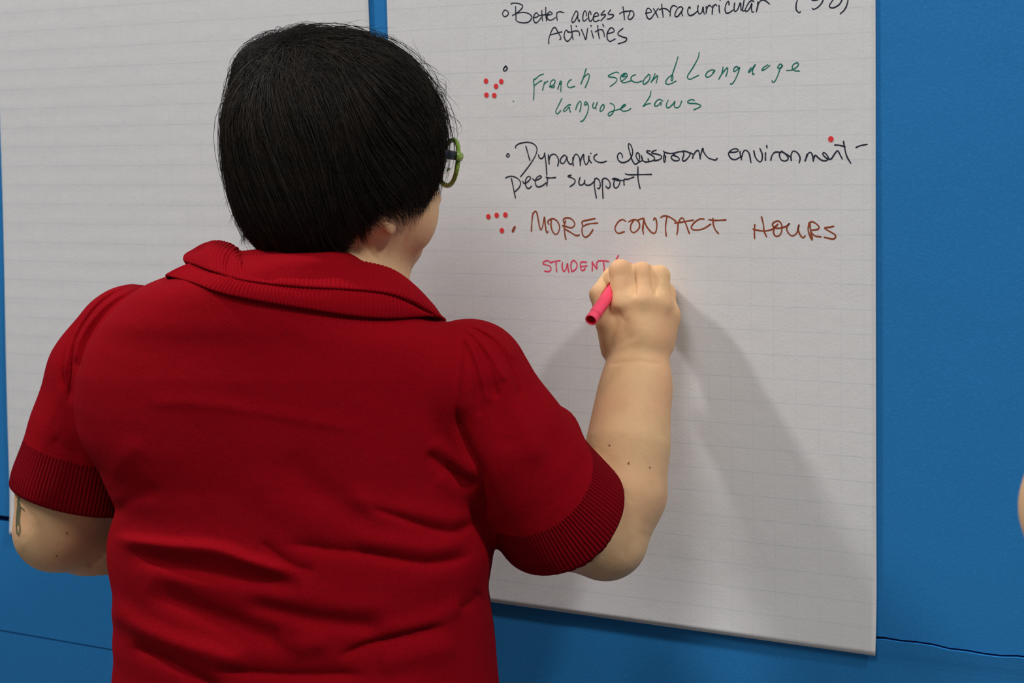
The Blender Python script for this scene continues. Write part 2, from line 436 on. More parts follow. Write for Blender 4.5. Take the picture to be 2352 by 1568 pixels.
# each entry: part label, material, stroke width (photo px), [(crop origin x, y, magnification, 'stroke;stroke')]
INK = [
('black handwritten words Better access to extracurricular', BLACKINK, 2.7, [
 (1140, 0, 9.8, "210,225 165,270 158,330 200,375 260,350 290,300 260,245 210,225;345,95 370,75 440,70 530,85 600,120 595,180 540,240 460,300 375,350;450,310 540,285 650,280 750,310 810,370 800,430 740,495 620,515 500,490 450,440;450,150 452,300 458,370 455,440;860,400 960,365 940,300 900,295 860,360 855,460 900,515 960,480 1020,400;1040,240 1042,350 1055,465;990,350 1110,330 1250,325;1128,170 1130,330 1145,470;1150,345 1270,315 1250,275 1200,270 1160,340 1165,420 1220,455 1290,435 1345,395;1375,290 1375,380 1385,460;1375,310 1400,275 1460,265 1535,285;1850,290 1810,245 1760,330 1715,440 1730,510 1790,460 1840,360 1860,300 1845,380 1875,495 1890,450;2045,355 2040,280 2005,240 1970,320 1960,430 1990,475 2060,420;2145,325 2135,270 2110,255 2090,330 2100,440 2135,485 2170,440 2200,400;2200,380 2315,350 2290,295 2250,290 2205,360 2200,440 2240,490 2330,450"),
 (1360, 0, 9.8, "290,240 210,335 310,325 300,370 210,465;430,225 375,315 490,330 480,380 430,415 355,430;708,155 725,260 735,350 742,445;635,310 690,275 780,255 880,250;870,245 850,330 820,390 860,440 920,400 955,330 930,255 870,240;1220,300 1350,265 1310,200 1265,185 1235,240 1230,310 1260,400 1300,430 1350,400 1430,290 1505,185;1395,195 1440,270 1495,390;1580,95 1590,210 1615,385;1530,220 1600,190 1690,205 1750,260 1770,280;1770,355 1775,240 1800,160 1850,125 1920,155;2060,190 2010,150 1940,190 1880,310 1890,370 1950,360 2030,250 2055,195 2030,290 2050,350"),
 (1560, 0, 9.8, "260,190 250,150 210,210 208,290 255,350 340,320 430,245;440,130 430,210 450,300 480,315 530,260 550,150 560,250 580,320;620,150 625,230 620,300;622,260 650,170 690,120 740,155;770,140 760,230 755,320;758,250 780,150 830,100 860,130;910,125 915,220 925,290;928,-10 938,5;1135,110 1125,30 1070,90 1045,210 1070,290 1130,290 1200,245 1245,215;1260,70 1250,180 1265,260 1330,210 1390,60 1400,150 1405,235;1480,-60 1475,0 1450,150 1435,240 1480,240;1690,30 1640,15 1580,60 1510,190 1500,250 1560,240 1620,150 1650,70 1640,180 1655,270 1690,265;1785,45 1775,150 1750,265;1770,180 1800,80 1850,15 1900,0 1960,20 2045,90")]),
('black handwritten number in brackets', BLACKINK, 2.7, [
 (1780, 0, 9.8, "570,-170 515,0 490,100 490,210 520,260 560,290 585,260;840,-180 900,-210 990,-190 960,-90 880,-10 960,-5 1060,-40 1095,0 1050,90 970,170 880,210 855,185;850,5 890,10 960,0;1450,-160 1380,-100 1315,0 1240,120 1260,170 1330,175 1450,110 1520,0 1530,-100 1450,-160;1640,-170 1655,0 1620,140 1560,240 1480,310")]),
('black handwritten word Activities', BLACKINK, 2.7, [
 (1140, 0, 9.8, "1195,980 1195,880 1240,740 1290,640 1340,620 1400,720 1460,830 1465,885 1440,885;1225,785 1340,755 1490,715;1650,725 1620,700 1580,680 1545,760 1545,840 1580,910 1630,925 1690,860 1715,800;1695,570 1715,720 1725,820 1745,890;1620,720 1700,720 1790,695 1860,705 1890,760 1885,800;1810,580 1818,600;1930,665 1980,780 2025,890 2050,770 2070,640;2155,690 2180,790 2200,855;2145,570 2150,595"),
 (1360, 0, 9.8, "85,715 160,675 240,670 280,750 290,820;140,575 150,720 180,870;255,550 275,595;350,760 500,715 495,650 435,625 380,690 350,780 360,880 410,930 470,910 535,875;705,640 610,720 600,780 700,830 790,860 760,930 600,985")]),
('small black bullet ring', BLACKINK, 3.4, [(1100, 0, 4.694, "295,712 272,745 282,765 306,752 310,728 295,712")]),
('green handwritten words French second Longuoge', GREENINK, 2.5, [
 (1200, 120, 9.8, "285,600 265,630 275,750 275,900 265,1070;265,630 320,590 400,520 485,490;285,745 370,680 450,635;520,665 495,740 470,850;505,715 540,680 585,650;620,775 700,745 750,670 740,625 700,620 650,670 640,740 660,785 700,795 740,760;865,655 840,730 810,825;870,650 890,660 880,780 880,880;860,720 885,700;1115,615 1070,640 1025,720 1040,775 1090,795 1190,765;1450,365 1400,520 1330,715;1335,690 1400,560 1490,485 1520,520 1500,620 1425,795"),
 (1380, 110, 9.8, "420,570 385,545 320,555 190,620 200,650 320,665 375,700 350,770 225,865;480,750 560,690 610,630 590,580 540,575 470,630 455,700 490,770 560,780 690,740;500,650 590,640;480,630 560,600;800,600 740,620 695,660 700,720 760,765 840,775 940,740;1080,590 1120,610 1110,700 1040,790 980,815 965,780 1000,690 1080,610;1235,580 1200,670 1145,770;1150,765 1220,690 1290,620 1280,700 1260,785;1750,200 1690,400 1625,590 1595,690 1610,745 1635,690 1630,620;1610,610 1530,670 1475,760 1500,815 1590,805 1705,745;2225,105 2200,230 2080,450 1970,620 1975,690 2040,700 2120,660 2210,620"),
 (1600, 100, 9.046, "390,560 330,545 240,590 200,660 220,695 290,680 370,600 390,555;345,610 385,560;560,485 550,570 520,660 475,735;490,700 560,600 650,500 650,580 620,680;900,500 880,520 800,580 780,560 800,500 850,475 880,510 905,495 870,620 800,770 740,840 715,835;1145,500 1100,560 1090,605 1130,570 1170,520 1235,430 1180,540 1175,610 1180,645 1205,630;1490,440 1400,500 1370,560 1440,530 1530,455;1800,460 1720,515 1695,490 1750,425 1790,465 1740,540 1700,660 1640,780 1600,805 1580,775;1880,560 2000,545 2110,470 2120,410 2080,400 2010,450 2000,510 2040,560 2145,570")]),
('green handwritten words language Laws', GREENINK, 2.5, [
 (1200, 120, 9.8, "900,1040 840,1170 770,1310 775,1370 810,1380 880,1310;1100,1180 1060,1180 960,1270 940,1325 990,1315 1070,1230 1075,1290 1095,1345;1075,1190 1095,1175;1215,1290 1240,1200 1300,1105 1335,1130 1330,1230 1305,1335;1480,1150 1440,1110 1410,1160 1430,1190 1480,1160 1500,1240 1470,1380 1400,1510 1340,1560 1325,1545;1620,1130 1595,1200 1615,1260 1660,1230 1700,1125;1660,1230 1670,1270;1830,1170 1780,1230 1760,1310 1780,1330 1830,1290 1855,1210 1830,1170"),
 (1380, 110, 9.8, "225,1245 270,1260 320,1310 315,1390 270,1480 210,1530 180,1500 210,1450 300,1415 460,1370;460,1370 550,1310 570,1270 530,1280 470,1350 490,1410 560,1420 640,1400 690,1360;500,1340 560,1285;1140,975 1120,1080 1040,1210 965,1315;965,1320 1040,1270 1125,1250;1410,1195 1340,1155 1270,1190 1225,1270 1240,1310 1300,1295 1370,1215 1365,1285;1530,1175 1490,1270 1500,1340 1550,1340 1640,1260 1685,1195 1665,1290 1700,1345 1780,1320 1835,1195;2120,1185 2080,1160 2000,1180 1965,1220 2020,1245 2150,1250 2260,1290 2240,1330 2110,1390"),
 (1100, 0, 4.694, "378,1090 382,1094")]),
('black handwritten words Dynamic classroom environment', BLACKINK, 2.9, [
 (1150, 310, 9.046, "160,385 137,430 162,458 198,435 182,395 160,385;330,265 325,235 400,180 540,150 660,165 740,220 770,300 740,420 660,560 560,700 430,865;540,230 570,340 600,450 625,525;805,410 815,460 860,490 915,440 930,360 935,420 960,600 975,830;1010,410 1010,500 1025,600;1015,540 1050,430 1130,395 1200,460 1220,550 1200,640;1370,430 1330,420 1260,500 1270,580 1330,580 1380,490 1390,440 1400,520 1450,600 1500,590;1515,470 1515,550 1525,635;1515,540 1545,430 1590,395 1640,450 1665,540 1670,630;1670,560 1700,460 1740,400 1745,520 1790,615 1840,540 1850,420 1850,500 1900,580;1885,375 1892,385;2015,395 1960,440 1960,500 2030,555 2120,570 2210,540"),
 (1400, 310, 9.046, "285,470 270,400 225,370 180,430 200,520 270,570 350,560 440,500 490,400 490,300 450,200 410,180 410,260 450,400 490,530 550,605 610,570;640,500 630,400 590,365 565,430 600,510 640,540;670,420 690,470 690,530 620,560;675,430 700,520 760,560;860,330 800,325 790,355 880,410 950,470 930,520 860,545 760,560;985,310 900,345 900,375 1000,395 1090,430 1090,480 1020,520 940,530;815,490 830,540;1135,330 1155,370 1140,480 1150,565 1170,540 1180,430;1150,350 1250,380 1370,375;1370,400 1310,430 1300,480 1360,530 1440,530 1465,495 1420,450 1340,420;1370,375 1440,350 1540,340;1540,340 1560,400 1530,500 1555,540 1610,510 1670,440 1685,385 1640,350 1550,330;1640,355 1750,400 1740,480;1750,430 1800,350 1850,315 1880,370 1900,490;1900,450 1950,270 1970,350 2050,460 2130,500 2220,515 2250,485"),
 (1660, 290, 6.918, "120,410 200,410 255,390 240,360 180,360 120,400 105,450 150,515 220,525 280,490;285,400 290,460 310,530;310,490 340,400 380,380 430,430 460,575;505,390 530,490 590,560 630,540 640,450 600,350;690,420 690,540;710,305 713,340;775,535 790,470 840,410 920,410;945,395 910,450 940,530 1010,550 1050,510 1020,450 945,400;945,395 1020,440 1085,485;1100,540 1095,470 1120,400 1170,400 1220,450 1240,510 1225,580;1320,550 1350,440;1330,520 1370,430 1410,415 1440,470 1450,555;1450,530 1480,460 1530,500 1590,540 1650,545 1690,510 1670,460 1620,415 1600,440 1640,490 1700,520 1740,510 1800,420 1840,390 1870,440 1910,515;1930,240 1945,330 1980,470 2045,585;1790,295 1860,300 1955,325;2130,335 2200,305 2305,285")]),
('black handwritten words peer support', BLACKINK, 2.9, [
 (1150, 310, 9.046, "240,900 270,1040 300,1190 325,1305;120,890 190,860 280,860 380,910 430,990 400,1090 310,1180;475,960 510,1005 590,960 640,890 600,855 550,900 530,990 560,1090 610,1105 660,1060;685,905 720,940 800,920 865,870 830,845 770,880 735,960 760,1060 820,1075 900,1040 960,990;960,870 990,920 975,1055;970,880 1050,890 1160,880;1480,830 1410,855 1500,890 1565,940 1540,1010 1460,1070;1665,880 1640,990 1680,1040 1740,1010 1770,920 1760,990 1800,1040 1880,1030 1960,960;1975,900 1960,1010 1980,1170 2005,1305;1970,920 2010,895 2070,950 2085,1050 2060,1110 2030,1100;2130,920 2130,1060 2145,1310;2120,960 2150,905 2210,900 2280,970 2290,1060 2250,1105 2205,1065"),
 (1400, 310, 9.046, "75,910 130,895 200,930;80,915 190,945;130,910 105,990 110,1070 150,1100 200,1060 230,990 215,930 140,900;200,940 320,940;330,910 315,960 320,1035;320,915 400,915 520,870;605,660 605,850 620,980 650,1105;345,800 400,820 600,820 890,815")]),
('brown handwritten words MORE CONTACT HOURS', BROWNINK, 3.2, [
 (1200, 470, 9.046, "235,170 215,350 205,550;235,200 280,135 320,180 360,380 395,520 440,440 475,250 490,400 520,570 550,560;570,405 545,350 590,305 660,290 740,340 790,450 770,560 710,615 650,560 615,450 615,310;915,330 885,450 900,600 920,715;880,370 870,300 940,270 1030,290 1100,370 1090,440 1030,475 920,450 850,430;900,500 1000,560 1130,635 1200,625;1525,285 1400,310 1260,350 1270,430 1255,520 1270,620 1320,670 1390,640 1450,570 1480,515;1290,440 1400,395 1580,380"),
 (1400, 480, 8.4, "330,235 270,200 190,240 125,350 140,430 200,465 300,435;385,245 450,210 530,205 590,270 590,360 520,435 470,450 425,400 430,300 480,220;670,475 655,360 680,180;660,400 675,260;560,210 660,175;680,190 720,310 790,410 860,465 910,430 930,320 915,200 885,170 870,205;1005,160 1060,130 1150,140 1240,190 1300,240;1125,140 1100,300 1100,420 1110,515;1315,490 1335,380 1340,270 1400,170 1450,200 1490,290 1555,465;1275,270 1400,250 1630,210;1840,190 1760,190 1660,250 1595,340 1620,390 1720,400 1840,370 1965,290;2010,175 2020,300 2060,400 2115,465;1930,200 2060,215 2260,205"),
 (1710, 480, 9.8, "250,350 240,480 245,660;400,175 440,330 460,490 515,620;215,450 320,475 470,490 620,460 720,400 765,340;765,340 700,410 670,510 700,590 760,610 830,560 860,450 850,340 790,270 710,280 650,330 670,390 760,430 880,410;880,410 970,380 1035,310 970,410 990,510 1060,590 1130,590 1200,520 1250,340 1225,440 1260,560 1330,640 1385,600;1480,300 1450,450 1490,600 1535,690;1490,320 1500,450 1545,670;1465,320 1530,280 1620,320 1690,390 1670,450 1520,475;1510,510 1600,600 1740,620;2020,385 1940,405 1820,420 1900,480 2020,550 2070,600 2040,660 1960,665 1810,630"),
 (1100, 290, 4.694, "374,1138 384,1105 400,1080;370,1130 378,1105 392,1082;380,1136 392,1110 402,1085")]),
('pink handwritten word STUDENT and a slash', PINKINK, 3.1, [
 (1200, 470, 9.046, "600,1190 540,1160 470,1180 445,1225 520,1250 600,1280 610,1340 570,1385 480,1375;595,1205 680,1175 800,1160;720,1175 720,1270 730,1385;850,1200 845,1300 880,1385 930,1310 955,1210 965,1310 985,1400;1040,1190 1025,1280 1045,1385;1030,1200 1080,1155 1140,1200 1155,1270 1120,1340 1050,1385;1350,1190 1240,1190 1225,1280 1250,1360 1300,1350 1320,1310;1235,1285 1360,1265;1470,1180 1470,1370;1470,1190 1520,1270 1570,1335 1560,1220 1590,1170;1590,1165 1700,1160 1810,1175;1700,1170 1715,1290 1720,1420;2015,1050 1960,1150 1900,1270;2200,1230 2225,1240 2215,1275;2150,1240 2200,1240")]),
]
SPLITS = {
 'Better access': ([1174, 1305, 1421, 1475], ['black bullet ring before Better', 'black handwritten word Better', 'black handwritten word access', 'black handwritten word to', 'black handwritten word extracurricular']),
 'French second': ([1380, 1575], ['green handwritten word French', 'green handwritten word second', 'green handwritten word Longuoge']),
 'language Laws': ([1240, 1460], ['small green dot', 'green handwritten word language', 'green handwritten word Laws']),
 'Dynamic classroom': ([1178, 1405, 1665, 1962], ['black bullet before Dynamic', 'black handwritten word Dynamic', 'black handwritten word classroom', 'black handwritten word environment', 'black handwritten dash']),
 'peer support': ([1290], ['black handwritten word peer', 'black handwritten word support']),
 'MORE CONTACT': ([1200, 1395, 1700], ['brown bullet', 'brown handwritten word MORE', 'brown handwritten word CONTACT', 'brown handwritten word HOURS']),
 'word STUDENT': ([1408, 1432], ['pink handwritten word STUDENT', 'pink slash', 'fresh pink mark at the marker tip']),
}
right_sheet = SHEETS['right'][0]
SEEN_LAB = {}
for lab, m, wpx, groups in INK:
    cuts, names = [], [lab]
    for k_, v_ in SPLITS.items():
        if k_ in lab: cuts, names = v_
    parts = {}
    for (ox, oy, s, txt) in groups:
        for st in txt.split(';'):
            q = np.array([[float(a) for a in p.split(',')] for p in st.split()])
            q = q / s + np.array([ox, oy])
            wi = int(np.searchsorted(cuts, q[:, 0].mean())) if cuts else 0
            V, F = parts.setdefault(wi, ([], []))
            nv = sum(len(v) for v in V)
            L_ = np.linalg.norm(np.diff(q, axis=0), axis=1).sum()
            c = resample(catmull(q, max(4, 8 * len(q))), max(4, int(L_ / 1.6)))
            c = wall_xz(c[:, 0], c[:, 1])
            pw = IN / 54.0 * wpx * 1.12
            t = np.linspace(0, 1, len(c))
            v, f = ribbon(c, pw * (1.0 + 0.12 * np.sin(t * 9 + ox)))
            z_off = 0.000012 * (len(V) % 7)
            y = paper_y('right', v[:, 0], v[:, 1]) - 0.00012 - z_off
            V.append(np.stack([v[:, 0], y, v[:, 1]], -1))
            F += [[i + nv for i in ff] for ff in f]
    for wi, (V, F) in sorted(parts.items()):
        o = mesh_obj('handwriting', np.vstack(V), F, m, right_sheet, smooth=False)
        o['label'] = names[wi]

dots = [((1118, 186), 'red dot sticker at upper left of the group beside the green writing'),
        ((1153, 187), 'red dot sticker at upper right of the group beside the green writing'),
        ((1141, 198), 'middle red dot sticker of the five beside the green writing'),
        ((1119, 218), 'red dot sticker at lower left of the group beside the green writing'),
        ((1137, 219), 'red dot sticker at lower right of the group beside the green writing'),
        ((1124, 497), 'leftmost red dot sticker in the row of three before the brown MORE'),
        ((1143, 494), 'middle red dot sticker in the row of three before the brown MORE'),
        ((1163, 493), 'rightmost red dot sticker in the row of three before the brown MORE'),
        ((1155, 529), 'lone lower red dot sticker just left of the brown bullet'),
        ((1910, 319), 'red dot sticker alone above the end of the word environment')]
for (px, py), lab in dots:
    c = wall_xz(px, py); R = 0.118 * IN
    a = np.linspace(0, 2 * math.pi, 24, endpoint=False)
    ring = np.stack([c[0] + R * np.cos(a), c[1] + R * np.sin(a)], -1)
    y = float(paper_y('right', c[0:1], c[1:2])[0]) - 0.0004
    V = np.vstack([np.stack([ring[:, 0], np.full(24, y), ring[:, 1]], -1), np.stack([ring[:, 0], np.full(24, y + 0.0003), ring[:, 1]], -1)])
    F = [list(range(24)), list(range(47, 23, -1))] + [[i, i + 24, (i + 1) % 24 + 24, (i + 1) % 24] for i in range(24)]
    o = mesh_obj('dot_sticker', V, F, DOTRED, None, smooth=False)
    tag(o, lab, 'sticker', 'red dot stickers on the chart paper')
# ------------------------------------------------------------------ organic surfaces: distance fields, meshed by surface nets
def smin(a, b, k):
    h = np.clip(0.5 + 0.5 * (b - a) / k, 0, 1)
    return b * (1 - h) + a * h - k * h * (1 - h)


def smax(a, b, k):
    return -smin(-a, -b, k)


def cone(P, a, b, r1, r2):
    a = np.asarray(a, float); b = np.asarray(b, float)
    ba = b - a
    h = np.clip(((P - a) @ ba) / (ba @ ba), 0, 1)
    return np.linalg.norm(P - a - h[:, None] * ba, axis=1) - (r1 + (r2 - r1) * h)


def chain(P, pts, rad, k=0.01):
    d = cone(P, pts[0], pts[1], rad[0], rad[1])
    for i in range(1, len(pts) - 1):
        d = smin(d, cone(P, pts[i], pts[i + 1], rad[i], rad[i + 1]), k)
    return d


def ell(P, c, r):
    q = (P - np.asarray(c, float)) / np.asarray(r, float)
    k0 = np.linalg.norm(q, axis=1)
    k1 = np.linalg.norm(q / np.asarray(r, float), axis=1)
    return k0 * (k0 - 1) / np.maximum(k1, 1e-9)


def boxed(P, lo, hi, fn, pad=0.04):
    """evaluate fn only near the box lo..hi; further off, the distance to the box does"""
    lo = np.asarray(lo, float); hi = np.asarray(hi, float)
    d = np.linalg.norm(np.maximum(np.maximum(lo - P, P - hi), 0), axis=1)
    out = d + pad * 0.5
    m = d < pad
    if m.any(): out[m] = fn(P[m])
    return out


def grad(sdf, P, e=5e-4):
    g = np.empty_like(P)
    for k in range(3):
        a = P.copy(); a[:, k] += e
        b = P.copy(); b[:, k] -= e
        g[:, k] = sdf(a) - sdf(b)
    return g / (2 * e)


CORN = np.array([[i, j, k] for i in (0, 1) for j in (0, 1) for k in (0, 1)])
EDG = [(a, b) for a in range(8) for b in range(a + 1, 8) if np.abs(CORN[a] - CORN[b]).sum() == 1]


def surfnet(sdf, lo, hi, h, B=8, mult=1.6, newton=1):
    lo = np.asarray(lo, float); hi = np.asarray(hi, float)
    nb = np.ceil((hi - lo) / (h * B)).astype(int)
    I = np.stack(np.meshgrid(*[np.arange(n) for n in nb], indexing='ij'), -1).reshape(-1, 3)
    cen = lo + (I + 0.5) * B * h
    s = np.concatenate([sdf(cen[i:i + 200000]) for i in range(0, len(cen), 200000)])
    I = I[np.abs(s) < mult * B * h * 0.87 + h]
    N = (nb * B + 1).astype(np.int64)
    loc = np.stack(np.meshgrid(*[np.arange(B + 1)] * 3, indexing='ij'), -1)
    ckeys, cverts, quads = [], [], []
    key = lambda a: (a[..., 0] * N[1] + a[..., 1]) * N[2] + a[..., 2]
    CH = 500
    for i0 in range(0, len(I), CH):
        blk = I[i0:i0 + CH]
        G = blk[:, None, None, None, :] * B + loc                      # (n,9,9,9,3)
        P = lo + G * h
        S = sdf(P.reshape(-1, 3)).reshape(P.shape[:-1])
        neg = S < 0
        n = len(blk)
        c8 = [neg[:, a[0]:a[0] + B, a[1]:a[1] + B, a[2]:a[2] + B] for a in CORN]
        tot = sum(c.astype(np.int8) for c in c8)
        mix = (tot > 0) & (tot < 8)
        w_ = np.argwhere(mix)
        if len(w_) == 0: continue
        s8 = np.stack([S[w_[:, 0], w_[:, 1] + a[0], w_[:, 2] + a[1], w_[:, 3] + a[2]] for a in CORN], -1)
        acc = np.zeros((len(w_), 3)); cnt = np.zeros(len(w_))
        for a, b in EDG:
            sa, sb = s8[:, a], s8[:, b]
            m_ = (sa < 0) != (sb < 0)
            t = np.where(m_, sa / np.where(m_, sa - sb, 1), 0)
            acc += np.where(m_[:, None], CORN[a] + t[:, None] * (CORN[b] - CORN[a]), 0); cnt += m_
        base = blk[w_[:, 0]] * B + w_[:, 1:]
        ckeys.append(key(base.astype(np.int64))); cverts.append(lo + (base + acc / cnt[:, None]) * h)
        for ax in range(3):
            o1, o2 = [(1, 2), (2, 0), (0, 1)][ax]
            sl0 = [slice(0, B)] * 3; sl1 = [slice(0, B)] * 3
            sl1[ax] = slice(1, B + 1)
            A = neg[(slice(None), *sl0)]; Bn = neg[(slice(None), *sl1)]
            e = np.argwhere(A != Bn)
            if len(e) == 0: continue
            g = (blk[e[:, 0]] * B + e[:, 1:]).astype(np.int64)
            fl_ = A[e[:, 0], e[:, 1], e[:, 2], e[:, 3]]
            d1 = np.zeros(3, int); d1[o1] = 1
            d2 = np.zeros(3, int); d2[o2] = 1
            q = np.stack([key(g - d1 - d2), key(g - d2), key(g), key(g - d1)], -1)
            q[~fl_] = q[~fl_][:, ::-1]
            quads.append(q)
    ck = np.concatenate(ckeys); cv = np.concatenate(cverts); q = np.concatenate(quads)
    o = np.argsort(ck); ck = ck[o]; cv = cv[o]
    ix = np.searchsorted(ck, q); ix = np.minimum(ix, len(ck) - 1)
    ok = (ck[ix] == q).all(1)
    ix = ix[ok]
    for _ in range(newton):
        for j in range(0, len(cv), 400000):
            p = cv[j:j + 400000]
            sv = sdf(p); g = grad(sdf, p)
            st = -(sv / np.maximum((g ** 2).sum(1), 0.05))[:, None] * g
            l = np.linalg.norm(st, axis=1, keepdims=True)
            cv[j:j + 400000] = p + st * np.minimum(1, h * 0.6 / np.maximum(l, 1e-12))
    return cv, ix


def vnormals(V, F):
    n = np.cross(V[F[:, 1]] - V[F[:, 0]], V[F[:, 2]] - V[F[:, 0]])
    if F.shape[1] == 4: n = n + np.cross(V[F[:, 2]] - V[F[:, 0]], V[F[:, 3]] - V[F[:, 0]])
    out = np.zeros_like(V)
    for k in range(F.shape[1]):
        for c in range(3): out[:, c] += np.bincount(F[:, k], n[:, c], len(V))
    return out / np.maximum(np.linalg.norm(out, axis=1, keepdims=True), 1e-12)


def march(sdf, px, py, f0=1.6, f1=2.6, n=240):
    """first point of the surface along the photo ray"""
    d = ray(px, py); d = np.atleast_2d(d) / np.atleast_2d(d)[:, 1:2]
    fs = np.linspace(f0, f1, n)
    P = d[:, None, :] * fs[None, :, None]
    S = sdf(P.reshape(-1, 3)).reshape(len(d), n)
    hit = S < 0
    i = np.argmax(hit, 1); ok = hit.any(1) & (i > 0)
    i = np.maximum(i, 1)
    a = S[np.arange(len(d)), i - 1]; b = S[np.arange(len(d)), i]
    t = np.where(ok, a / np.where(ok, a - b, 1), 0)
    f = fs[i - 1] + t * (fs[1] - fs[0])
    return d * f[:, None], ok


# ------------------------------------------------------------------ a head: local x = its right, y = forward, z = up, origin between the ears
def head_sdf(P, plump=0.0, ear_y=-0.008, ear_z=-0.014, ear_in=0.0):
    x = np.abs(P[:, 0]); Q = np.stack([x, P[:, 1], P[:, 2]], -1)
    g = plump
    d = ell(P, (0, -0.012, 0.030), (0.076, 0.096, 0.088))
    d = smin(d, ell(P, (0, 0.035, -0.030), (0.062 + g, 0.056, 0.080)), 0.03)
    d = smin(d, cone(Q, (0.048 + g, 0.005, -0.062), (0.012, 0.077, -0.087), 0.021 + g * .5, 0.017), 0.03)
    d = smin(d, ell(Q, (0.038 + g, 0.060, -0.045), (0.027, 0.028, 0.032)), 0.02)          # cheeks
    d = smin(d, ell(Q, (0.034 + g, 0.062, -0.068), (0.024, 0.024, 0.026)), 0.02)           # jowls
    d = smin(d, cone(Q, (0.010, 0.086, 0.014), (0.045, 0.070, 0.016), 0.010, 0.012), 0.012)  # brow
    d = smax(d, -ell(Q, (0.032, 0.098, -0.004), (0.017, 0.013, 0.012)), 0.010)             # eye sockets
    d = smin(d, cone(P, (0, 0.090, 0.004), (0, 0.112, -0.034), 0.0065, 0.0105), 0.010)      # nose
    d = smin(d, ell(Q, (0.011, 0.100, -0.038), (0.008, 0.010, 0.007)), 0.006)
    d = smax(d, -ell(Q, (0.0065, 0.105, -0.0465), (0.0035, 0.006, 0.004)), 0.003)
    lips = smin(ell(P, (0, 0.0935, -0.0610), (0.022, 0.009, 0.0050)), ell(P, (0, 0.0925, -0.0695), (0.019, 0.009, 0.0058)), 0.002)
    d = smin(d, lips, 0.006)
    d = smin(d, ell(P, (0, 0.090, -0.089), (0.018, 0.013, 0.014)), 0.012)                  # chin
    d = smax(d, -ell(P, (0, 0.101, -0.0795), (0.014, 0.005, 0.0028)), 0.006)
    # ears
    E = np.stack([x - 0.0775 - g * .4 + ear_in, P[:, 1] - ear_y, P[:, 2] - ear_z], -1)
    E = np.stack([E[:, 0] + 0.32 * E[:, 1], E[:, 1], E[:, 2] + 0.2 * E[:, 1]], -1)
    ear = ell(E, (0, 0, 0), (0.0085, 0.019, 0.031))
    ear = smax(ear, -ell(E, (0.0075, 0.002, 0.003), (0.0065, 0.0125, 0.022)), 0.003)
    ear = smin(ear, ell(E, (0.002, 0.006, -0.027), (0.0055, 0.0085, 0.0105)), 0.005)       # lobe
    ear = smin(ear, ell(E, (0.004, 0.014, -0.003), (0.004, 0.004, 0.006)), 0.003)
    d = smin(d, ear, 0.006)
    return d


def eyes(parent_empty, to_world):
    for s in (-1, 1):
        c = np.array([s * 0.032, 0.0785, -0.004]); R = 0.0118
        V, F = [], []
        nu, nv = 20, 14
        for i in range(nv + 1):
            th = math.pi * i / nv
            for j in range(nu):
                ph = 2 * math.pi * j / nu
                V.append(c + R * np.array([math.sin(th) * math.cos(ph), math.cos(th), math.sin(th) * math.sin(ph)]))
        for i in range(nv):
            for j in range(nu):
                F.append([i * nu + j, i * nu + (j + 1) % nu, (i + 1) * nu + (j + 1) % nu, (i + 1) * nu + j])
        o = mesh_obj('eye', to_world(np.array(V)), F, EYEW, parent_empty)
        a = np.linspace(0, 2 * math.pi, 20, endpoint=False)
        dsk = np.stack([c[0] + 0.0056 * np.cos(a), np.full(20, c[1] + 0.0108), c[2] + 0.0056 * np.sin(a)], -1)
        cen = np.array([[c[0], c[1] + 0.0125, c[2]]])
        mesh_obj('iris', to_world(np.vstack([dsk, cen])), [[i, (i + 1) % 20, 20] for i in range(20)], IRIS, o)


def hand_chains(W, d, n, s, curl, sc_=1.0, thumb=0.5):
    """W wrist, d towards the knuckles, n out of the back, s towards the thumb; returns fingers (points, radii), palm cones"""
    W = np.asarray(W, float)
    fing = []
    for off, ln, r in ((0.027, 1.0, 0.0088), (0.009, 1.08, 0.0090), (-0.009, 1.0, 0.0086), (-0.026, 0.82, 0.0076)):
        mcp = W + (d * (0.088 - abs(off - 0.009) * 0.25) + s * off) * sc_
        p = [mcp]; a = 0
        for L_, c in ((0.040, curl), (0.025, curl * 1.15), (0.020, curl * 0.7)):
            a += c
            dd = d * math.cos(a) - n * math.sin(a)
            p.append(p[-1] + dd * L_ * ln * sc_)
        fing.append((p, [r * 1.12 * sc_, r * sc_, r * 0.92 * sc_, r * 0.80 * sc_]))
    t0 = W + (d * 0.022 + s * 0.020 - n * 0.006) * sc_
    t1 = t0 + (d * 0.030 + s * 0.028 - n * 0.012) * sc_
    t2 = t1 + (d * 0.030 + s * 0.010 * (1 - thumb) - n * 0.018 * thumb) * sc_
    t3 = t2 + (d * 0.022 - s * 0.010 * thumb - n * 0.012 * thumb) * sc_
    fing.append(([t0, t1, t2, t3], [0.0135 * sc_, 0.0115 * sc_, 0.0100 * sc_, 0.0085 * sc_]))
    palm = [(W, f[0][0], 0.020 * sc_, 0.0125 * sc_) for f in fing[:4]]
    return fing, palm


def hand_sdf(P, fing, palm, k=0.012):
    d = cone(P, *palm[0])
    for c in palm[1:]: d = smin(d, cone(P, *c), k)
    f = chain(P, fing[0][0], fing[0][1], 0.004)
    for p, r in fing[1:4]: f = smin(f, chain(P, p, r, 0.004), 0.0012)
    d = smin(d, f, 0.005)
    return smin(d, chain(P, fing[4][0], fing[4][1], 0.004), 0.008)
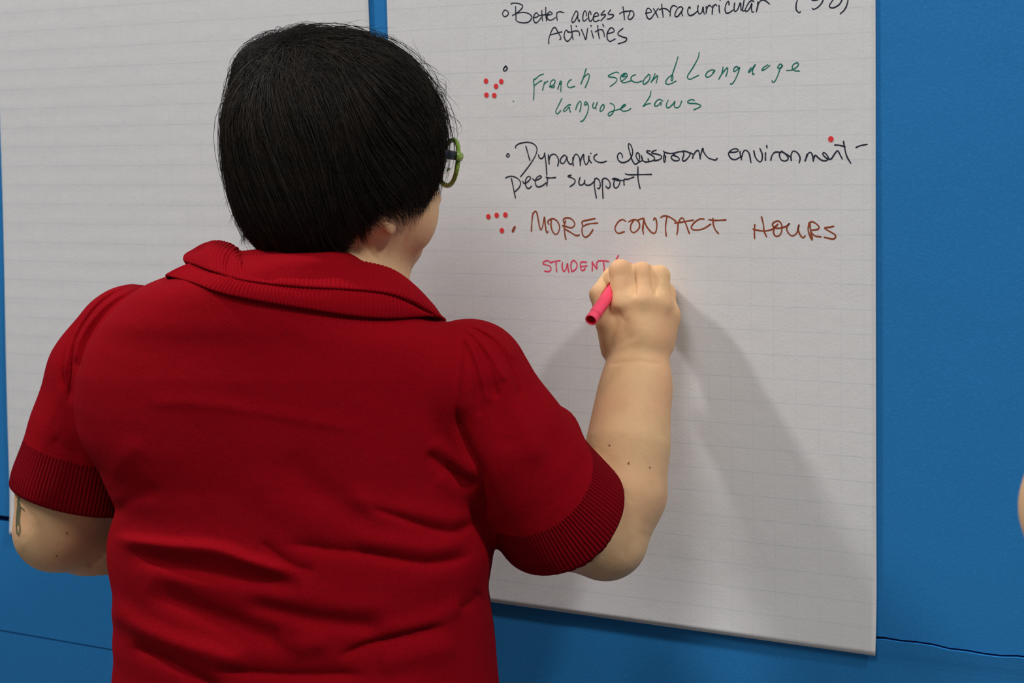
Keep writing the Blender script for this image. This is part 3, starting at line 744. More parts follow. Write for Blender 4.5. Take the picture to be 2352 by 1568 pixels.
# ------------------------------------------------------------------ the writing person, set out in the V frame
HYAW, HPIT = math.radians(55), math.radians(10)
HC = at(792, 348, 2.075)
_g = np.array([math.sin(HYAW), math.cos(HYAW), 0.0])
HX = np.array([math.cos(HYAW), -math.sin(HYAW), 0.0])
HG = _g * math.cos(HPIT) - np.array([0, 0, 1.0]) * math.sin(HPIT)
HZ = np.cross(HX, HG)
HM = np.stack([HX, HG, HZ], 0)
def to_head(P): return (P - HC) @ HM.T
def from_head(Q): return HC + np.asarray(Q, float) @ HM

# torso outline: left and right edges as measured, in the plane through the torso's middle
FT = 2.06
LE = np.array([(640, 560), (560, 592), (450, 612), (385, 636), (310, 662), (235, 735), (190, 800), (166, 860), (160, 930), (172, 1004), (196, 1045), (226, 1086), (240, 1126), (260, 1160), (258, 1185),
               (243, 1225), (238, 1261), (241, 1301), (254, 1367), (263, 1397), (258, 1440), (250, 1476), (256, 1513), (249, 1568), (246, 1640), (236, 1760), (240, 1900)], float)
RE = np.array([(850, 600), (930, 655), (985, 722), (1040, 738), (1072, 752), (1098, 800), (1104, 880), (1108, 960), (1106, 1040), (1108, 1100), (1112, 1160), (1128, 1210),
               (1136, 1240), (1129, 1290), (1122, 1322), (1129, 1372), (1134, 1420), (1141, 1500), (1150, 1568), (1160, 1640), (1172, 1760), (1165, 1900)], float)
LV = at(LE[:, 0], LE[:, 1], FT); RV = at(RE[:, 0], RE[:, 1], FT)
HT = np.linspace(-0.62, 0.0, 400)
def _tab(Vp, top):
    o = np.argsort(Vp[:, 2])
    t = np.interp(HT, Vp[o, 2], Vp[o, 0])
    above = HT > Vp[:, 2].max()
    t[above] = Vp[np.argmax(Vp[:, 2]), 0] + top * (HT[above] - Vp[:, 2].max())
    k = np.hanning(23); k /= k.sum()
    return np.convolve(np.pad(t, 11, mode='edge'), k, 'valid')
RL, RR = _tab(LV, 1.2), _tab(RV, -1.2)
TOPH = max(LV[:, 2].max(), RV[:, 2].max())
DEP_h = np.array([-0.62, -0.45, -0.36, -0.25, -0.16, -0.10, -0.06, -0.03, 0.0])
DEP_d = np.array([0.150, 0.142, 0.130, 0.124, 0.112, 0.092, 0.072, 0.062, 0.05])
CF_h = np.array([-0.62, -0.45, -0.36, -0.25, -0.15, -0.06, 0.0])
CF_f = np.array([2.062, 2.058, 2.058, 2.056, 2.056, 2.062, 2.07])
TYAW = 0.16


def torso(P):
    h = P[:, 2]
    l = np.interp(h, HT, RL); r = np.interp(h, HT, RR)
    c = (l + r) / 2; w_ = np.maximum((r - l) / 2, 0.012)
    D = np.interp(h, DEP_h, DEP_d)
    x = P[:, 0] - c
    y = P[:, 1] - np.interp(h, CF_h, CF_f) + TYAW * x
    n = 2.35
    q = ((np.abs(x) / w_) ** n + (np.abs(y) / D) ** n) ** (1 / n)
    # middle of the upper back is a little hollow between the shoulder blades, lower back curves in
    return (q - 1) * np.minimum(w_, D)


TOP_CAP = TOPH - 0.006
def torso_full(P):
    d = torso(P)
    d = smax(d, P[:, 2] - TOP_CAP, 0.01)
    return smax(d, -0.60 - P[:, 2], 0.01)


# right arm
AR = [at(1062, 872, 2.005), at(1165, 1025, 2.010), at(1285, 1172, 2.030), at(1391, 1236, 2.045)]
ARr = [0.058, 0.056, 0.053, 0.0412]
FR = [AR[3], at(1431, 1130, 2.058), at(1443, 1020, 2.072), at(1452, 940, 2.088), at(1462, 880, 2.100), at(1466, 832, 2.112)]
FRr = [0.0415, 0.0415, 0.0395, 0.0352, 0.0325, 0.0312]
# left arm
AL = [at(300, 790, 2.175), at(212, 1000, 2.175), at(153, 1130, 2.165), at(122, 1222, 2.155)]
ALr = [0.050, 0.048, 0.0480, 0.0405]
FL = [AL[3], at(240, 1246, 2.205), at(380, 1238, 2.265), at(500, 1205, 2.310)]
FLr = [0.0405, 0.0395, 0.034, 0.027]
_dl = (FL[3] - FL[2]); _dl /= np.linalg.norm(_dl)
_nl = np.array([-0.45, 0.15, 0.85]); _nl -= _dl * (_nl @ _dl); _nl /= np.linalg.norm(_nl)
_sl = np.cross(_nl, _dl)
LH = hand_chains(FL[3], _dl, _nl, _sl, 0.62, 0.88)

# right hand on the marker: metacarpals from the wrist, fingers folded over towards the wall
RW = FR[-1]
FIN = [  # index, middle, ring, little: knuckle, second joint, third joint, tip
    ([at(1433, 702, 2.112), at(1425, 622, 2.126), at(1434, 628, 2.150), at(1436, 646, 2.158)], [0.0126, 0.0118, 0.0102, 0.0084]),
    ([at(1478, 694, 2.106), at(1474, 628, 2.124), at(1478, 640, 2.150), at(1458, 660, 2.160)], [0.0126, 0.0116, 0.0100, 0.0084]),
    ([at(1513, 700, 2.110), at(1514, 634, 2.128), at(1514, 650, 2.152), at(1494, 674, 2.160)], [0.0122, 0.0108, 0.0096, 0.0080]),
    ([at(1533, 720, 2.122), at(1529, 674, 2.142), at(1526, 684, 2.158), at(1508, 698, 2.162)], [0.0110, 0.0100, 0.0085, 0.0070]),
]
THB = ([at(1412, 800, 2.122), at(1394, 738, 2.118), at(1376, 676, 2.126), at(1402, 630, 2.150)], [0.0150, 0.0120, 0.0098, 0.0076])


def clear(c):
    # keep every joint its own radius clear of the paper
    pts, rad = c
    out_ = []
    for p, r in zip(pts, rad):
        gap = -float(V2W(p)[1]) - r - 0.0045
        if gap < 0:
            dr = W2V(CAM + np.array([0, -1.0, 0])); p = p + dr * (-gap)
        out_.append(p)
    return out_, rad
FIN = [clear(c) for c in FIN]; THB = clear(THB)


tip_x = wall_xz(1452, 604)
tipW = np.array([tip_x[0], float(paper_y('right', tip_x[0:1], tip_x[1:2])[0]) - 0.0003, tip_x[1]])
mk_tip = W2V(tipW)
mk_back = at(1357, 735, 2.073)


def rhand(P):
    d = chain(P, [RW, at(1475, 778, 2.112)], [0.0300, 0.0300], 0.01)
    for (p, r), rb in zip(FIN, (0.021, 0.021, 0.020, 0.018)):
        d = smin(d, cone(P, RW + (p[0] - RW) * 0.25, p[0], rb, r[0] * 1.08), 0.012)
    pads = cone(P, at(1425, 780, 2.132), at(1410, 742, 2.128), 0.021, 0.016)
    d = smin(d, pads, 0.012)
    d = smin(d, cone(P, at(1514, 785, 2.125), at(1530, 738, 2.125), 0.0165, 0.0130), 0.010)
    f = chain(P, FIN[0][0], FIN[0][1], 0.004)
    for p, r in FIN[1:]: f = smin(f, chain(P, p, r, 0.005), 0.0075)
    d = smin(d, f, 0.007)
    d = smin(d, chain(P, THB[0], THB[1], 0.004), 0.007)
    return smax(d, -cone(P, mk_back, mk_tip, 0.0068, 0.0068), 0.001)     # the fingers close round the marker


NK = [at(800, 660, 2.075), at(797, 520, 2.085)]
def skin(P):
    d = boxed(P, HC - 0.135, HC + 0.135, lambda q: head_sdf(to_head(q), 0.006, 0.012, -0.043, 0.004))
    nk = cone(P, NK[0], NK[1], 0.064, 0.056)
    nk = smin(nk, cone(P, at(848, 690, 2.12), from_head((0.0, 0.018, -0.078)), 0.043, 0.040), 0.02)
    d = smin(d, nk, 0.022)
    tr = boxed(P, (-0.30, 1.85, -0.62), (0.10, 2.30, -0.02), lambda q: torso_full(q) + 0.014)
    d = smin(d, tr, 0.02)
    ra = boxed(P, (-0.16, 1.93, -0.46), (0.20, 2.20, -0.06),
               lambda q: smin(chain(q, AR, ARr, 0.03), smin(chain(q, FR, FRr, 0.02), rhand(q), 0.004), 0.012))
    la = boxed(P, (-0.66, 2.05, -0.46), (-0.20, 2.46, -0.10),
               lambda q: smin(smin(chain(q, AL, ALr, 0.03), chain(q, FL, FLr, 0.02), 0.012), hand_sdf(q, *LH), 0.008))
    return smin(smin(d, ra, 0.02), la, 0.02)


# sweater: torso and two puffed sleeves, each cut off by its hem plane around the arm
SRr_ = [0.0660, 0.0615, 0.0595, 0.0665, 0.0670]
SR = [at(1072, 884, 1.998), at(1166, 1022, 1.998), at(1229, 1106, 2.006), at(1291, 1185, 2.020), at(1340, 1252, 2.030)]
_ax = SR[4] - SR[3]; _ax /= np.linalg.norm(_ax)
HEM_R_N = _ax + np.array([0, 0.42, 0]); HEM_R_N /= np.linalg.norm(HEM_R_N)
HEM_R = at(1290, 1188, 2.020)
SL_ = [at(302, 792, 2.170), at(252, 872, 2.172), at(212, 1000, 2.172), at(174, 1120, 2.170), at(164, 1180, 2.17)]
SLr = [0.0640, 0.0645, 0.0650, 0.0665, 0.0665]
HEM_L_N = np.array([-0.27, 0.03, -1.0]); HEM_L_N /= np.linalg.norm(HEM_L_N)
HEM_L = at(172, 1144, 2.170)


def sleeve_r(P):
    d = chain(P, SR, SRr_, 0.02)
    d = smin(d, ell(P, at(1283, 990, 2.02), (0.017, 0.02, 0.022)), 0.012)
    d = smax(d, (P - HEM_R) @ HEM_R_N, 0.004)
    inner = chain(P, AR[1:] + [FR[1]], [r + 0.0035 for r in ARr[1:]] + [0.044], 0.02)
    inner = smax(inner, -((P - HEM_R) @ HEM_R_N + 0.03), 0.004)
    return smax(d, -inner, 0.002)


def sleeve_l(P):
    d = chain(P, SL_, SLr, 0.02)
    d = smax(d, (P - HEM_L) @ HEM_L_N, 0.004)
    inner = chain(P, AL[1:], [r + 0.0035 for r in ALr[1:]], 0.02)
    inner = smax(inner, -((P - HEM_L) @ HEM_L_N + 0.03), 0.004)
    return smax(d, -inner, 0.002)


def sweater(P):
    d = torso_full(P)
    r = boxed(P, (-0.14, 1.90, -0.44), (0.19, 2.12, -0.08), sleeve_r)
    l = boxed(P, (-0.64, 2.06, -0.44), (-0.26, 2.27, -0.06), sleeve_l)
    return smin(smin(d, r, 0.012), l, 0.010)


def seg_field(X, Y, line):
    """distance in photo px to a polyline and position along it (0..1)"""
    L_ = np.asarray(line, float)
    best = np.full(X.shape, 1e9); side = np.zeros(X.shape); tt = np.zeros(X.shape)
    seg = np.linalg.norm(np.diff(L_, axis=0), axis=1); cum = np.r_[0, np.cumsum(seg)]
    for i in range(len(L_) - 1):
        a, b = L_[i], L_[i + 1]; ab = b - a
        t = np.clip(((X - a[0]) * ab[0] + (Y - a[1]) * ab[1]) / (ab @ ab), 0, 1)
        dx, dy = X - a[0] - t * ab[0], Y - a[1] - t * ab[1]
        d = np.hypot(dx, dy); m_ = d < best
        best = np.where(m_, d, best); side = np.where(m_, np.sign(ab[0] * dy - ab[1] * dx), side)
        tt = np.where(m_, (cum[i] + t * seg[i]) / cum[-1], tt)
    return best, side, tt


def crease(X, Y, line, amp, wd, skew=0.0, taper=0.18):
    """height (m): a ridge (amp > 0) or groove (amp < 0) along a line; skew makes one flank steeper"""
    P_ = catmull(np.array(line, float), 8 * len(line))
    m_ = (X > P_[:, 0].min() - 4 * wd) & (X < P_[:, 0].max() + 4 * wd) & (Y > P_[:, 1].min() - 4 * wd) & (Y < P_[:, 1].max() + 4 * wd)
    out = np.zeros(X.shape)
    if not m_.any(): return out
    d, s, t = seg_field(X[m_], Y[m_], P_)
    ww = wd * np.where(s > 0, 1 - skew, 1 + skew)
    e = np.clip(np.minimum(t, 1 - t) / max(taper, 1e-6), 0, 1); e = e * e * (3 - 2 * e)
    out[m_] = amp * np.exp(-(d / ww) ** (1.25 if (amp < 0 and wd < 16) else 2.0)) * e
    return out


MMM = 0.001
FOLDS = [  # line, millimetres, width px, skew
 ([(838, 1162), (923, 1191), (1000, 1216), (1055, 1219), (1101, 1190)], -6.5, 13, 0.3),
 ([(780, 1120), (860, 1165), (940, 1178), (1040, 1195), (1090, 1165)], 4.0, 24, 0),
 ([(640, 1246), (753, 1264), (838, 1272), (965, 1293), (1050, 1285), (1100, 1262)], -7.5, 14, 0.3),
 ([(800, 1235), (900, 1250), (1000, 1260), (1080, 1235)], 4.5, 24, 0),
 ([(285, 1262), (391, 1296), (561, 1332), (710, 1350)], -7.0, 22, 0.2),
 ([(247, 1234), (370, 1250), (498, 1260), (583, 1288), (702, 1324)], 7.5, 17, -0.2),
 ([(590, 1240), (668, 1298), (730, 1312)], -4.0, 12, 0),
 ([(540, 1383), (625, 1404), (731, 1429), (901, 1444)], -6.0, 22, 0.2),
 ([(560, 1350), (680, 1372), (800, 1392), (930, 1400)], 2.5, 28, 0),
 ([(327, 1350), (455, 1408), (583, 1455), (700, 1500)], -8.0, 30, 0.2),
 ([(248, 1362), (300, 1420), (391, 1465), (498, 1500), (590, 1530)], 7.5, 26, -0.2),
 ([(620, 1470), (690, 1482), (760, 1470)], 4.5, 24, 0),
 ([(770, 1512), (838, 1482), (923, 1460), (1030, 1434)], -6.5, 11, -0.3),
 ([(840, 1450), (930, 1438), (1010, 1415), (1080, 1370)], 3.0, 22, 0),
 ([(860, 1530), (960, 1500), (1060, 1480)], 3.5, 30, 0),
 ([(290, 1482), (379, 1519), (455, 1561), (520, 1590)], -6.5, 14, 0.2),
 ([(480, 1540), (668, 1553), (848, 1550)], -6.5, 15, 0.2),
 ([(640, 1590), (800, 1592), (1000, 1570)], 3.0, 22, 0),
 ([(640, 1040), (720, 1115), (790, 1165), (860, 1210)], -3.0, 36, 0),
 ([(560, 1090), (650, 1160), (760, 1215)], 2.0, 40, 0),
 ([(975, 1035), (1050, 1092), (1102, 1124)], -5.5, 12, 0),
 ([(985, 1010), (1050, 1060), (1095, 1098)], 3.0, 18, 0),
 ([(1000, 1090), (1060, 1130), (1104, 1150)], 2.5, 20, 0),
 ([(1050, 1400), (1085, 1385), (1110, 1360)], -3.5, 12, 0),
 ([(1066, 738), (1060, 800), (1052, 880), (1048, 950), (1062, 1010)], -2.6, 5, 0),
 ([(1088, 770), (1082, 830), (1074, 900), (1068, 960)], 2.2, 16, 0),
 ([(1047, 930), (1053, 985), (1075, 1040), (1100, 1090), (1104, 1150), (1112, 1215)], -8.0, 11, 0.2),
 ([(300, 930), (420, 925), (560, 940), (760, 975), (860, 990)], 1.3, 16, 0.2),
 ([(250, 1130), (280, 1060), (330, 1010)], 1.2, 26, 0),
 ([(262, 1190), (300, 1150), (370, 1120)], -1.5, 18, 0),
 ([(700, 760), (640, 860), (560, 960)], -1.2, 70, 0),
 ([(1130, 830), (1180, 920), (1220, 1010), (1240, 1080)], 2.6, 26, 0),
 ([(1180, 880), (1235, 960), (1275, 1030), (1300, 1070)], -1.6, 26, 0),
 ([(1120, 860), (1150, 940), (1165, 1040)], -1.8, 24, 0),
 ([(120, 1000), (150, 1030), (190, 1050)], -1.5, 14, 0),
]
# sleeve-head gathers: pressed straight back from the viewer's side of the cloth; line, mm, width px
GATHERS = [
 ([(1070, 741), (1105, 747), (1150, 764), (1190, 800), (1215, 850)], -4.5, 5.5),
 ([(1068, 747), (1100, 762), (1140, 795), (1175, 850), (1200, 920)], -5.0, 6.0),
 ([(1066, 757), (1090, 785), (1120, 840), (1145, 920)], -4.0, 7.0),
 ([(1063, 775), (1078, 815), (1095, 880), (1105, 960)], -3.0, 8.0),
 ([(1070, 744), (1102, 755), (1145, 780), (1182, 825)], 3.0, 5.0),
 ([(1067, 752), (1095, 775), (1130, 818), (1160, 880)], 3.0, 6.0),
 ([(1065, 765), (1083, 800), (1107, 860), (1125, 930)], 2.5, 7.0),
 ([(345, 642), (306, 656), (253, 678), (211, 715), (179, 762), (164, 804), (158, 868), (160, 935)], -9.0, 7.0),
 ([(338, 638), (264, 658), (220, 686), (186, 730), (160, 778), (146, 825), (143, 868), (153, 915)], -6.0, 6.0),
 ([(342, 640), (284, 656), (234, 682), (198, 722), (168, 772), (155, 820), (150, 870)], 4.0, 6.0),
 ([(352, 648), (300, 672), (250, 708), (210, 758), (186, 812), (176, 870)], -4.5, 8.0),
 ([(350, 644), (302, 664), (250, 694), (208, 738), (182, 785), (170, 840)], 4.5, 6.5),
]

PB = at(650, 1568, FT); PB = np.array([PB[0], PB[1], -1.5])
person = empty('person', tuple(V2W(PB)))
tag(person, 'person with short dark hair in a red puff-sleeved sweater, writing on the right-hand chart sheet', 'person')

# body -------------------------------------------------
bv, bf = surfnet(skin, (-0.68, 1.83, -0.66), (0.22, 2.50, 0.20), 0.0019, mult=1.5)
bn = vnormals(bv, bf)
X, Y = topx(bv)
near = bn[:, 1] < 0.15
dsp = np.zeros(len(bv))
for line, mm, wd in [([(1392, 840), (1420, 832), (1460, 828), (1500, 832), (1530, 840)], -1.7, 5),
                     ([(1417, 1112), (1440, 1138), (1456, 1158)], -0.7, 6),
                     ([(1484, 1215), (1462, 1248), (1425, 1280)], -0.9, 20),
                     ([(200, 1300), (222, 1290), (244, 1272)], -2.0, 6),
                     ([(1450, 598), (1456, 625), (1458, 655), (1455, 684)], -3.4, 3.8), ([(1496, 602), (1499, 630), (1503, 660), (1509, 682)], -3.2, 3.8),
                     ([(1410, 700), (1418, 722), (1445, 742)], -1.0, 9),
                     
                     ([(1412, 706), (1426, 744), (1450, 790)], -2.4, 24),
                     ([(835, 545), (850, 575), (868, 600)], -1.2, 7)]:
    dsp += crease(X, Y, line, mm * MMM, wd)
dsp[~near] = 0
bv = bv + bn * dsp[:, None]
body = mesh_obj('body', V2W(bv), bf, SKIN, person)
eyes(person, lambda Q: V2W(from_head(Q)))
def lid(V): return V2W(from_head(V))

# sweater ----------------------------------------------
sv, sf = surfnet(sweater, (-0.68, 1.85, -0.64), (0.24, 2.30, 0.02), 0.0022, mult=3.0)
sn = vnormals(sv, sf)
X, Y = topx(sv)
dsp = np.zeros(len(sv))
for line, mm, wd, sk in FOLDS: dsp += crease(X, Y, line, mm * MMM, wd, sk)
face = np.clip((0.25 - sn[:, 1]) / 0.3, 0, 1) * (sv[:, 1] < 2.2)
dsp = np.clip(dsp, -0.012, 0.010) * face
# soft folds round the front, where the photo does not look
hh = sv[:, 2]
dsp += (1 - face) * (hh < -0.12) * 0.0035 * np.sin(hh * 55 + 5 * sv[:, 0]) * np.sin(sv[:, 0] * 14 + 1)
sv = sv + sn * dsp[:, None]
push = np.zeros(len(sv))
for line, mm, wd in GATHERS: push += crease(X, Y, line, mm * MMM, wd, 0, 0.10)
push *= (sv[:, 1] < 2.26) * np.clip((0.8 - sn[:, 1]) / 0.4, 0, 1)
sv[:, 1] -= np.clip(push, -0.011, 0.006)

fc = sv[sf].mean(1)
tR = (fc - HEM_R) @ HEM_R_N; tL = (fc - HEM_L) @ HEM_L_N
fx, fy = topx(fc)
in_r = boxed(fc, (-0.14, 1.90, -0.44), (0.19, 2.12, -0.08), sleeve_r) < torso_full(fc)
in_l = boxed(fc, (-0.64, 2.06, -0.44), (-0.26, 2.27, -0.06), sleeve_l) < torso_full(fc)
cuff_r = in_r & (tR > -0.050) & (fc[:, 0] > -0.02)
cuff_l = in_l & (tL > -0.055) & (fc[:, 0] < -0.2)
cls = np.zeros(len(sf), int)
cls[in_r] = 1; cls[in_l] = 2; cls[cuff_r] = 3; cls[cuff_l] = 4


def around(P, c, ax, ref):
    ax = ax / np.linalg.norm(ax)
    u = ref - ax * (ref @ ax); u /= np.linalg.norm(u); v = np.cross(ax, u)
    d = P - c
    return np.arctan2(d @ v, d @ u) / (2 * math.pi)


ribR = around(sv, HEM_R, HEM_R_N, np.array([0, -1.0, 0])) * 100
ribL = around(sv, HEM_L, HEM_L_N, np.array([0, -1.0, 0])) * 100


def sub(k, name, m, parent, rib=None):
    f = sf[cls == k]
    u, inv = np.unique(f, return_inverse=True)
    return mesh_obj(name, V2W(sv[u]), inv.reshape(f.shape), m, parent, attrs=None if rib is None else {'rib': rib[u]})


sw = sub(0, 'sweater', KNIT, person)
sub(1, 'sleeve', KNIT, sw); sub(2, 'sleeve', KNIT, sw)
sub(3, 'cuff', KNIT_RIB, sw, ribR); sub(4, 'cuff', KNIT_RIB, sw, ribL)

# rolled ribbed collar -----------------------------------
def front(pts): return [at(x, y, f) for x, y, f in pts]
NS = 64
def backline(px):
    c = resample(catmull(np.array(px, float), 200), NS)
    return c
Tp = np.array([(452, 574), (470, 560), (500, 556), (530, 563), (547, 578), (600, 574), (650, 576), (700, 582), (760, 590), (830, 601), (900, 619), (950, 655), (982, 698), (992, 722)])
Kp = np.array([(446, 602), (470, 612), (500, 625), (560, 643), (620, 653), (700, 661), (800, 666), (880, 674), (930, 690), (970, 712), (992, 725)])
Hp = np.array([(384, 631), (440, 646), (500, 668), (560, 682), (620, 693), (700, 706), (800, 721), (880, 728), (940, 727), (985, 724)])
def byx(P, xs):
    c = catmull(P.astype(float), 400); c = c[np.r_[True, np.diff(np.maximum.accumulate(c[:, 0])) > 1e-6]]
    return np.stack([xs, np.interp(xs, c[:, 0], c[:, 1])], -1)
_h = resample(catmull(Hp.astype(float), 300), NS)
xh = _h[:, 0]; lead = 1 - np.clip((xh - 384) / 260, 0, 1)
tail = np.clip((xh - 930) / 55, 0, 1)
Tp = byx(Tp, np.clip(xh + 68 * lead ** 1.3 + 7 * tail, 452, 992)); Kp = byx(Kp, np.clip(xh + 62 * lead ** 1.3 + 7 * tail, 446, 992)); Hp = _h
# level the three lines' parameters by arc share; depths from the torso below them and the neck inside
uu = np.linspace(0, 1, NS)
def dep(a, m_, b): return np.interp(uu, [0, .12, .5, .88, 1], [a, a * .5 + m_ * .5, m_, b * .5 + m_ * .5, b])
HV, okh = march(lambda q: sweater(q) - 0.004, Hp[:, 0], Hp[:, 1])
hf = np.where(okh, HV[:, 1], np.nan); g_ = ~np.isnan(hf); hf = np.interp(uu, uu[g_], hf[g_])
hf = np.convolve(np.pad(hf, 4, mode='edge'), np.ones(9) / 9, 'valid')
HV = at(Hp[:, 0], Hp[:, 1], hf)
kf = hf + 0.006
KV = at(Kp[:, 0], Kp[:, 1], np.minimum(kf, dep(2.07, 1.972, 2.035)))
TV = at(Tp[:, 0], Tp[:, 1], dep(2.105, 2.000, 2.045))
nn = 40
def close(V, pts):
    F_ = np.array(pts)
    mid = catmull(np.vstack([V[-2:], F_, V[:2]]), nn * 4)
    # keep only the stretch between last back point and first back point
    a = np.argmin(np.linalg.norm(mid - V[-1], axis=1)); b = len(mid) - 1 - np.argmin(np.linalg.norm(mid[::-1] - V[0], axis=1))
    mid = resample(mid[a:b + 1], nn + 2)[1:-1]
    return np.vstack([V, mid])
Tl = close(TV, front([(985, 735, 2.10), (930, 760, 2.16), (800, 770, 2.195), (640, 720, 2.195), (520, 640, 2.165)]))
Kl = close(KV, front([(1000, 745, 2.10), (940, 785, 2.18), (800, 800, 2.215), (630, 750, 2.215), (480, 665, 2.18)]))
Hl = close(HV, front([(1010, 750, 2.10), (955, 810, 2.20), (800, 840, 2.235), (620, 790, 2.235), (430, 690, 2.18)]))
CEN = at(770, 690, 2.10)
def outw(V):
    o = V - CEN; o[:, 2] = 0
    return o / np.linalg.norm(o, axis=1, keepdims=True)
NO = outw((Tl + Kl) / 2)
z3 = np.array([0, 0, 1.0])
prof = [Tl - NO * 0.010 - z3 * 0.045, Tl - NO * 0.010 - z3 * 0.018, Tl - NO * 0.005 - z3 * 0.003, Tl + z3 * 0.0004,
        Tl * 0.72 + Kl * 0.28 + NO * 0.0095, Tl * 0.38 + Kl * 0.62 + NO * 0.0120, Kl * 0.90 + Tl * 0.10 + NO * 0.0085,
        Kl + NO * 0.0005, Kl * 0.75 + Hl * 0.25 + NO * 0.0030, Kl * 0.40 + Hl * 0.60 + NO * 0.0035, Hl + NO * 0.0015,
        Hl - NO * 0.0015 + z3 * 0.0005, Hl * 0.8 + Kl * 0.2 - NO * 0.004, Hl * 0.5 + Kl * 0.5 - NO * 0.006]
ST = 1500
loops = [resample(np.vstack([catmull(p, 700, closed=True), catmull(p, 700, closed=True)[:1]]), ST + 1)[:-1] for p in prof]
# keep stations aligned: resample each by the top line's parameter instead of its own length
def alignd(p):
    c = catmull(p, len(p) * 12, closed=True)
    return c
base = alignd(prof[3]); s_ = np.r_[0, np.cumsum(np.linalg.norm(np.diff(np.vstack([base, base[:1]]), axis=0), axis=1))]
tgt = np.linspace(0, s_[-1], ST, endpoint=False)
loops = []
for p in prof:
    c = alignd(p); c = np.vstack([c, c[:1]])
    loops.append(np.stack([np.interp(tgt, s_, c[:, k]) for k in range(3)], -1))
G = np.stack(loops, 1)                                     # (ST, profile, 3)
NP_ = 44
CP = np.empty((ST, NP_, 3))
for i in range(ST): CP[i] = catmull(G[i], NP_)
idx = np.arange(ST * NP_).reshape(ST, NP_)
nx_ = np.roll(idx, -1, axis=0)
cf = np.stack([idx[:, :-1], nx_[:, :-1], nx_[:, 1:], idx[:, 1:]], -1).reshape(-1, 4)
cv = CP.reshape(-1, 3)
cn = vnormals(cv, cf)
X, Y = topx(cv)
if (cn[idx[200, 20]] @ NO[10]) < 0: cf = cf[:, ::-1]; cn = -cn
d = 0.00085 * np.abs(np.sin(math.pi * tgt / 0.0042))[:, None] * np.ones(NP_)
d = d.reshape(-1)
vis = cn[:, 1] < 0.1
d += np.where(vis, crease(X, Y, [(547, 574), (560, 598), (590, 622), (640, 640)], -0.005, 9) + crease(X, Y, [(530, 566), (545, 600), (575, 630)], 0.003, 14)
              + crease(X, Y, [(470, 565), (510, 590), (560, 625)], 0.003, 22), 0)
cv = cv + cn * d[:, None]
collar = mesh_obj('collar', V2W(cv), cf, mat('red_collar_knit', RED, 0.9, 0.04, noise=[(700, (0.22, 0.0018, 0.0055), 0.45, 0.7)], bump=[('noise', 1500, 0.0002)], sheen=0.06), sw)

# trousers and shoes, below the frame ---------------------
HB = np.interp(-0.56, HT, (RL + RR) / 2)
def legs(P):
    d = torso(np.stack([P[:, 0], P[:, 1], np.maximum(P[:, 2], -0.60)], -1)) + 0.013
    d = smax(d, P[:, 2] + 0.57, 0.01); d = smax(d, -0.74 - P[:, 2], 0.04)
    for s in (-1, 1):
        c = [(HB + s * 0.085, 2.06, -0.72), (HB + s * 0.095, 2.05, -1.02), (HB + s * 0.10, 2.07, -1.40)]
        d = smin(d, chain(P, c, [0.105, 0.072, 0.055], 0.03), 0.03)
    return smax(d, -1.44 - P[:, 2], 0.006)
lv, lf = surfnet(legs, (-0.45, 1.85, -1.46), (0.22, 2.30, -0.48), 0.009, mult=2)
mesh_obj('trousers', V2W(lv), lf, DENIM, person)
for s in (-1, 1):
    def shoe(P, s=s):
        c = np.array([HB + s * 0.10, 2.06, -1.46])
        d = smin(ell(P, c + (0, 0, 0.0), (0.042, 0.06, 0.055)), ell(P, c + (s * .01, 0.11, -0.01), (0.045, 0.10, 0.04)), 0.03)
        return smax(d, -1.498 - P[:, 2], 0.006)
    a, b = surfnet(shoe, (HB + s * 0.10 - 0.08, 1.95, -1.51), (HB + s * 0.10 + 0.08, 2.32, -1.38), 0.006)
    mesh_obj('shoe', V2W(a), b, SHOE, person)
# ------------------------------------------------------------------ hair
AZ = np.array([-180, -145, -120, -90, -60, -35, 0, 35, 52, 70, 90, 105, 120, 140, 160, 180], float)
HEMZ = np.array([-.104, -.095, -.075, -.055, -.050, -.01, 0.022, -.030, -.044, -.062, -.070, -.082, -.104, -.110, -.107, -.104])
# measured in a level frame about the head
def azim(P):
    q = P - HC
    fx_, fy_ = math.sin(HYAW), math.cos(HYAW)
    fwd = q[:, 0] * fx_ + q[:, 1] * fy_
    rgt = q[:, 0] * fy_ - q[:, 1] * fx_
    return np.degrees(np.arctan2(rgt, fwd))


def hair_vol(P):
    q = (P - HC) @ np.stack([HX, _g, np.array([0, 0, 1.0])], 0).T      # level head frame
    d = ell(q, (0, -0.012, 0.018), (0.098, 0.118, 0.104))
    d = smin(d, ell(q, (0.0, -0.052, -0.040), (0.078, 0.066, 0.078)), 0.03)
    d = smin(d, ell(q, (0.040, 0.024, -0.010), (0.046, 0.052, 0.070)), 0.03)
    d = smin(d, ell(q, (0.060, 0.010, -0.030), (0.034, 0.046, 0.050)), 0.02)
    d = smin(d, ell(q, (-0.03, 0.04, 0.03), (0.060, 0.062, 0.070)), 0.03)
    d = smin(d, ell(q, (-0.025, -0.055, 0.085), (0.045, 0.045, 0.030)), 0.03)
    return d


def hem(P, extra=0.0): return HC[2] + np.interp(azim(P), AZ, HEMZ) + extra


def hair_solid(P):
    d = hair_vol(P) + 0.004
    d = smax(d, hem(P, 0.010) - P[:, 2], 0.014)
    # open at the face
    q = (P - HC) @ np.stack([HX, _g, np.array([0, 0, 1.0])], 0).T
    return d


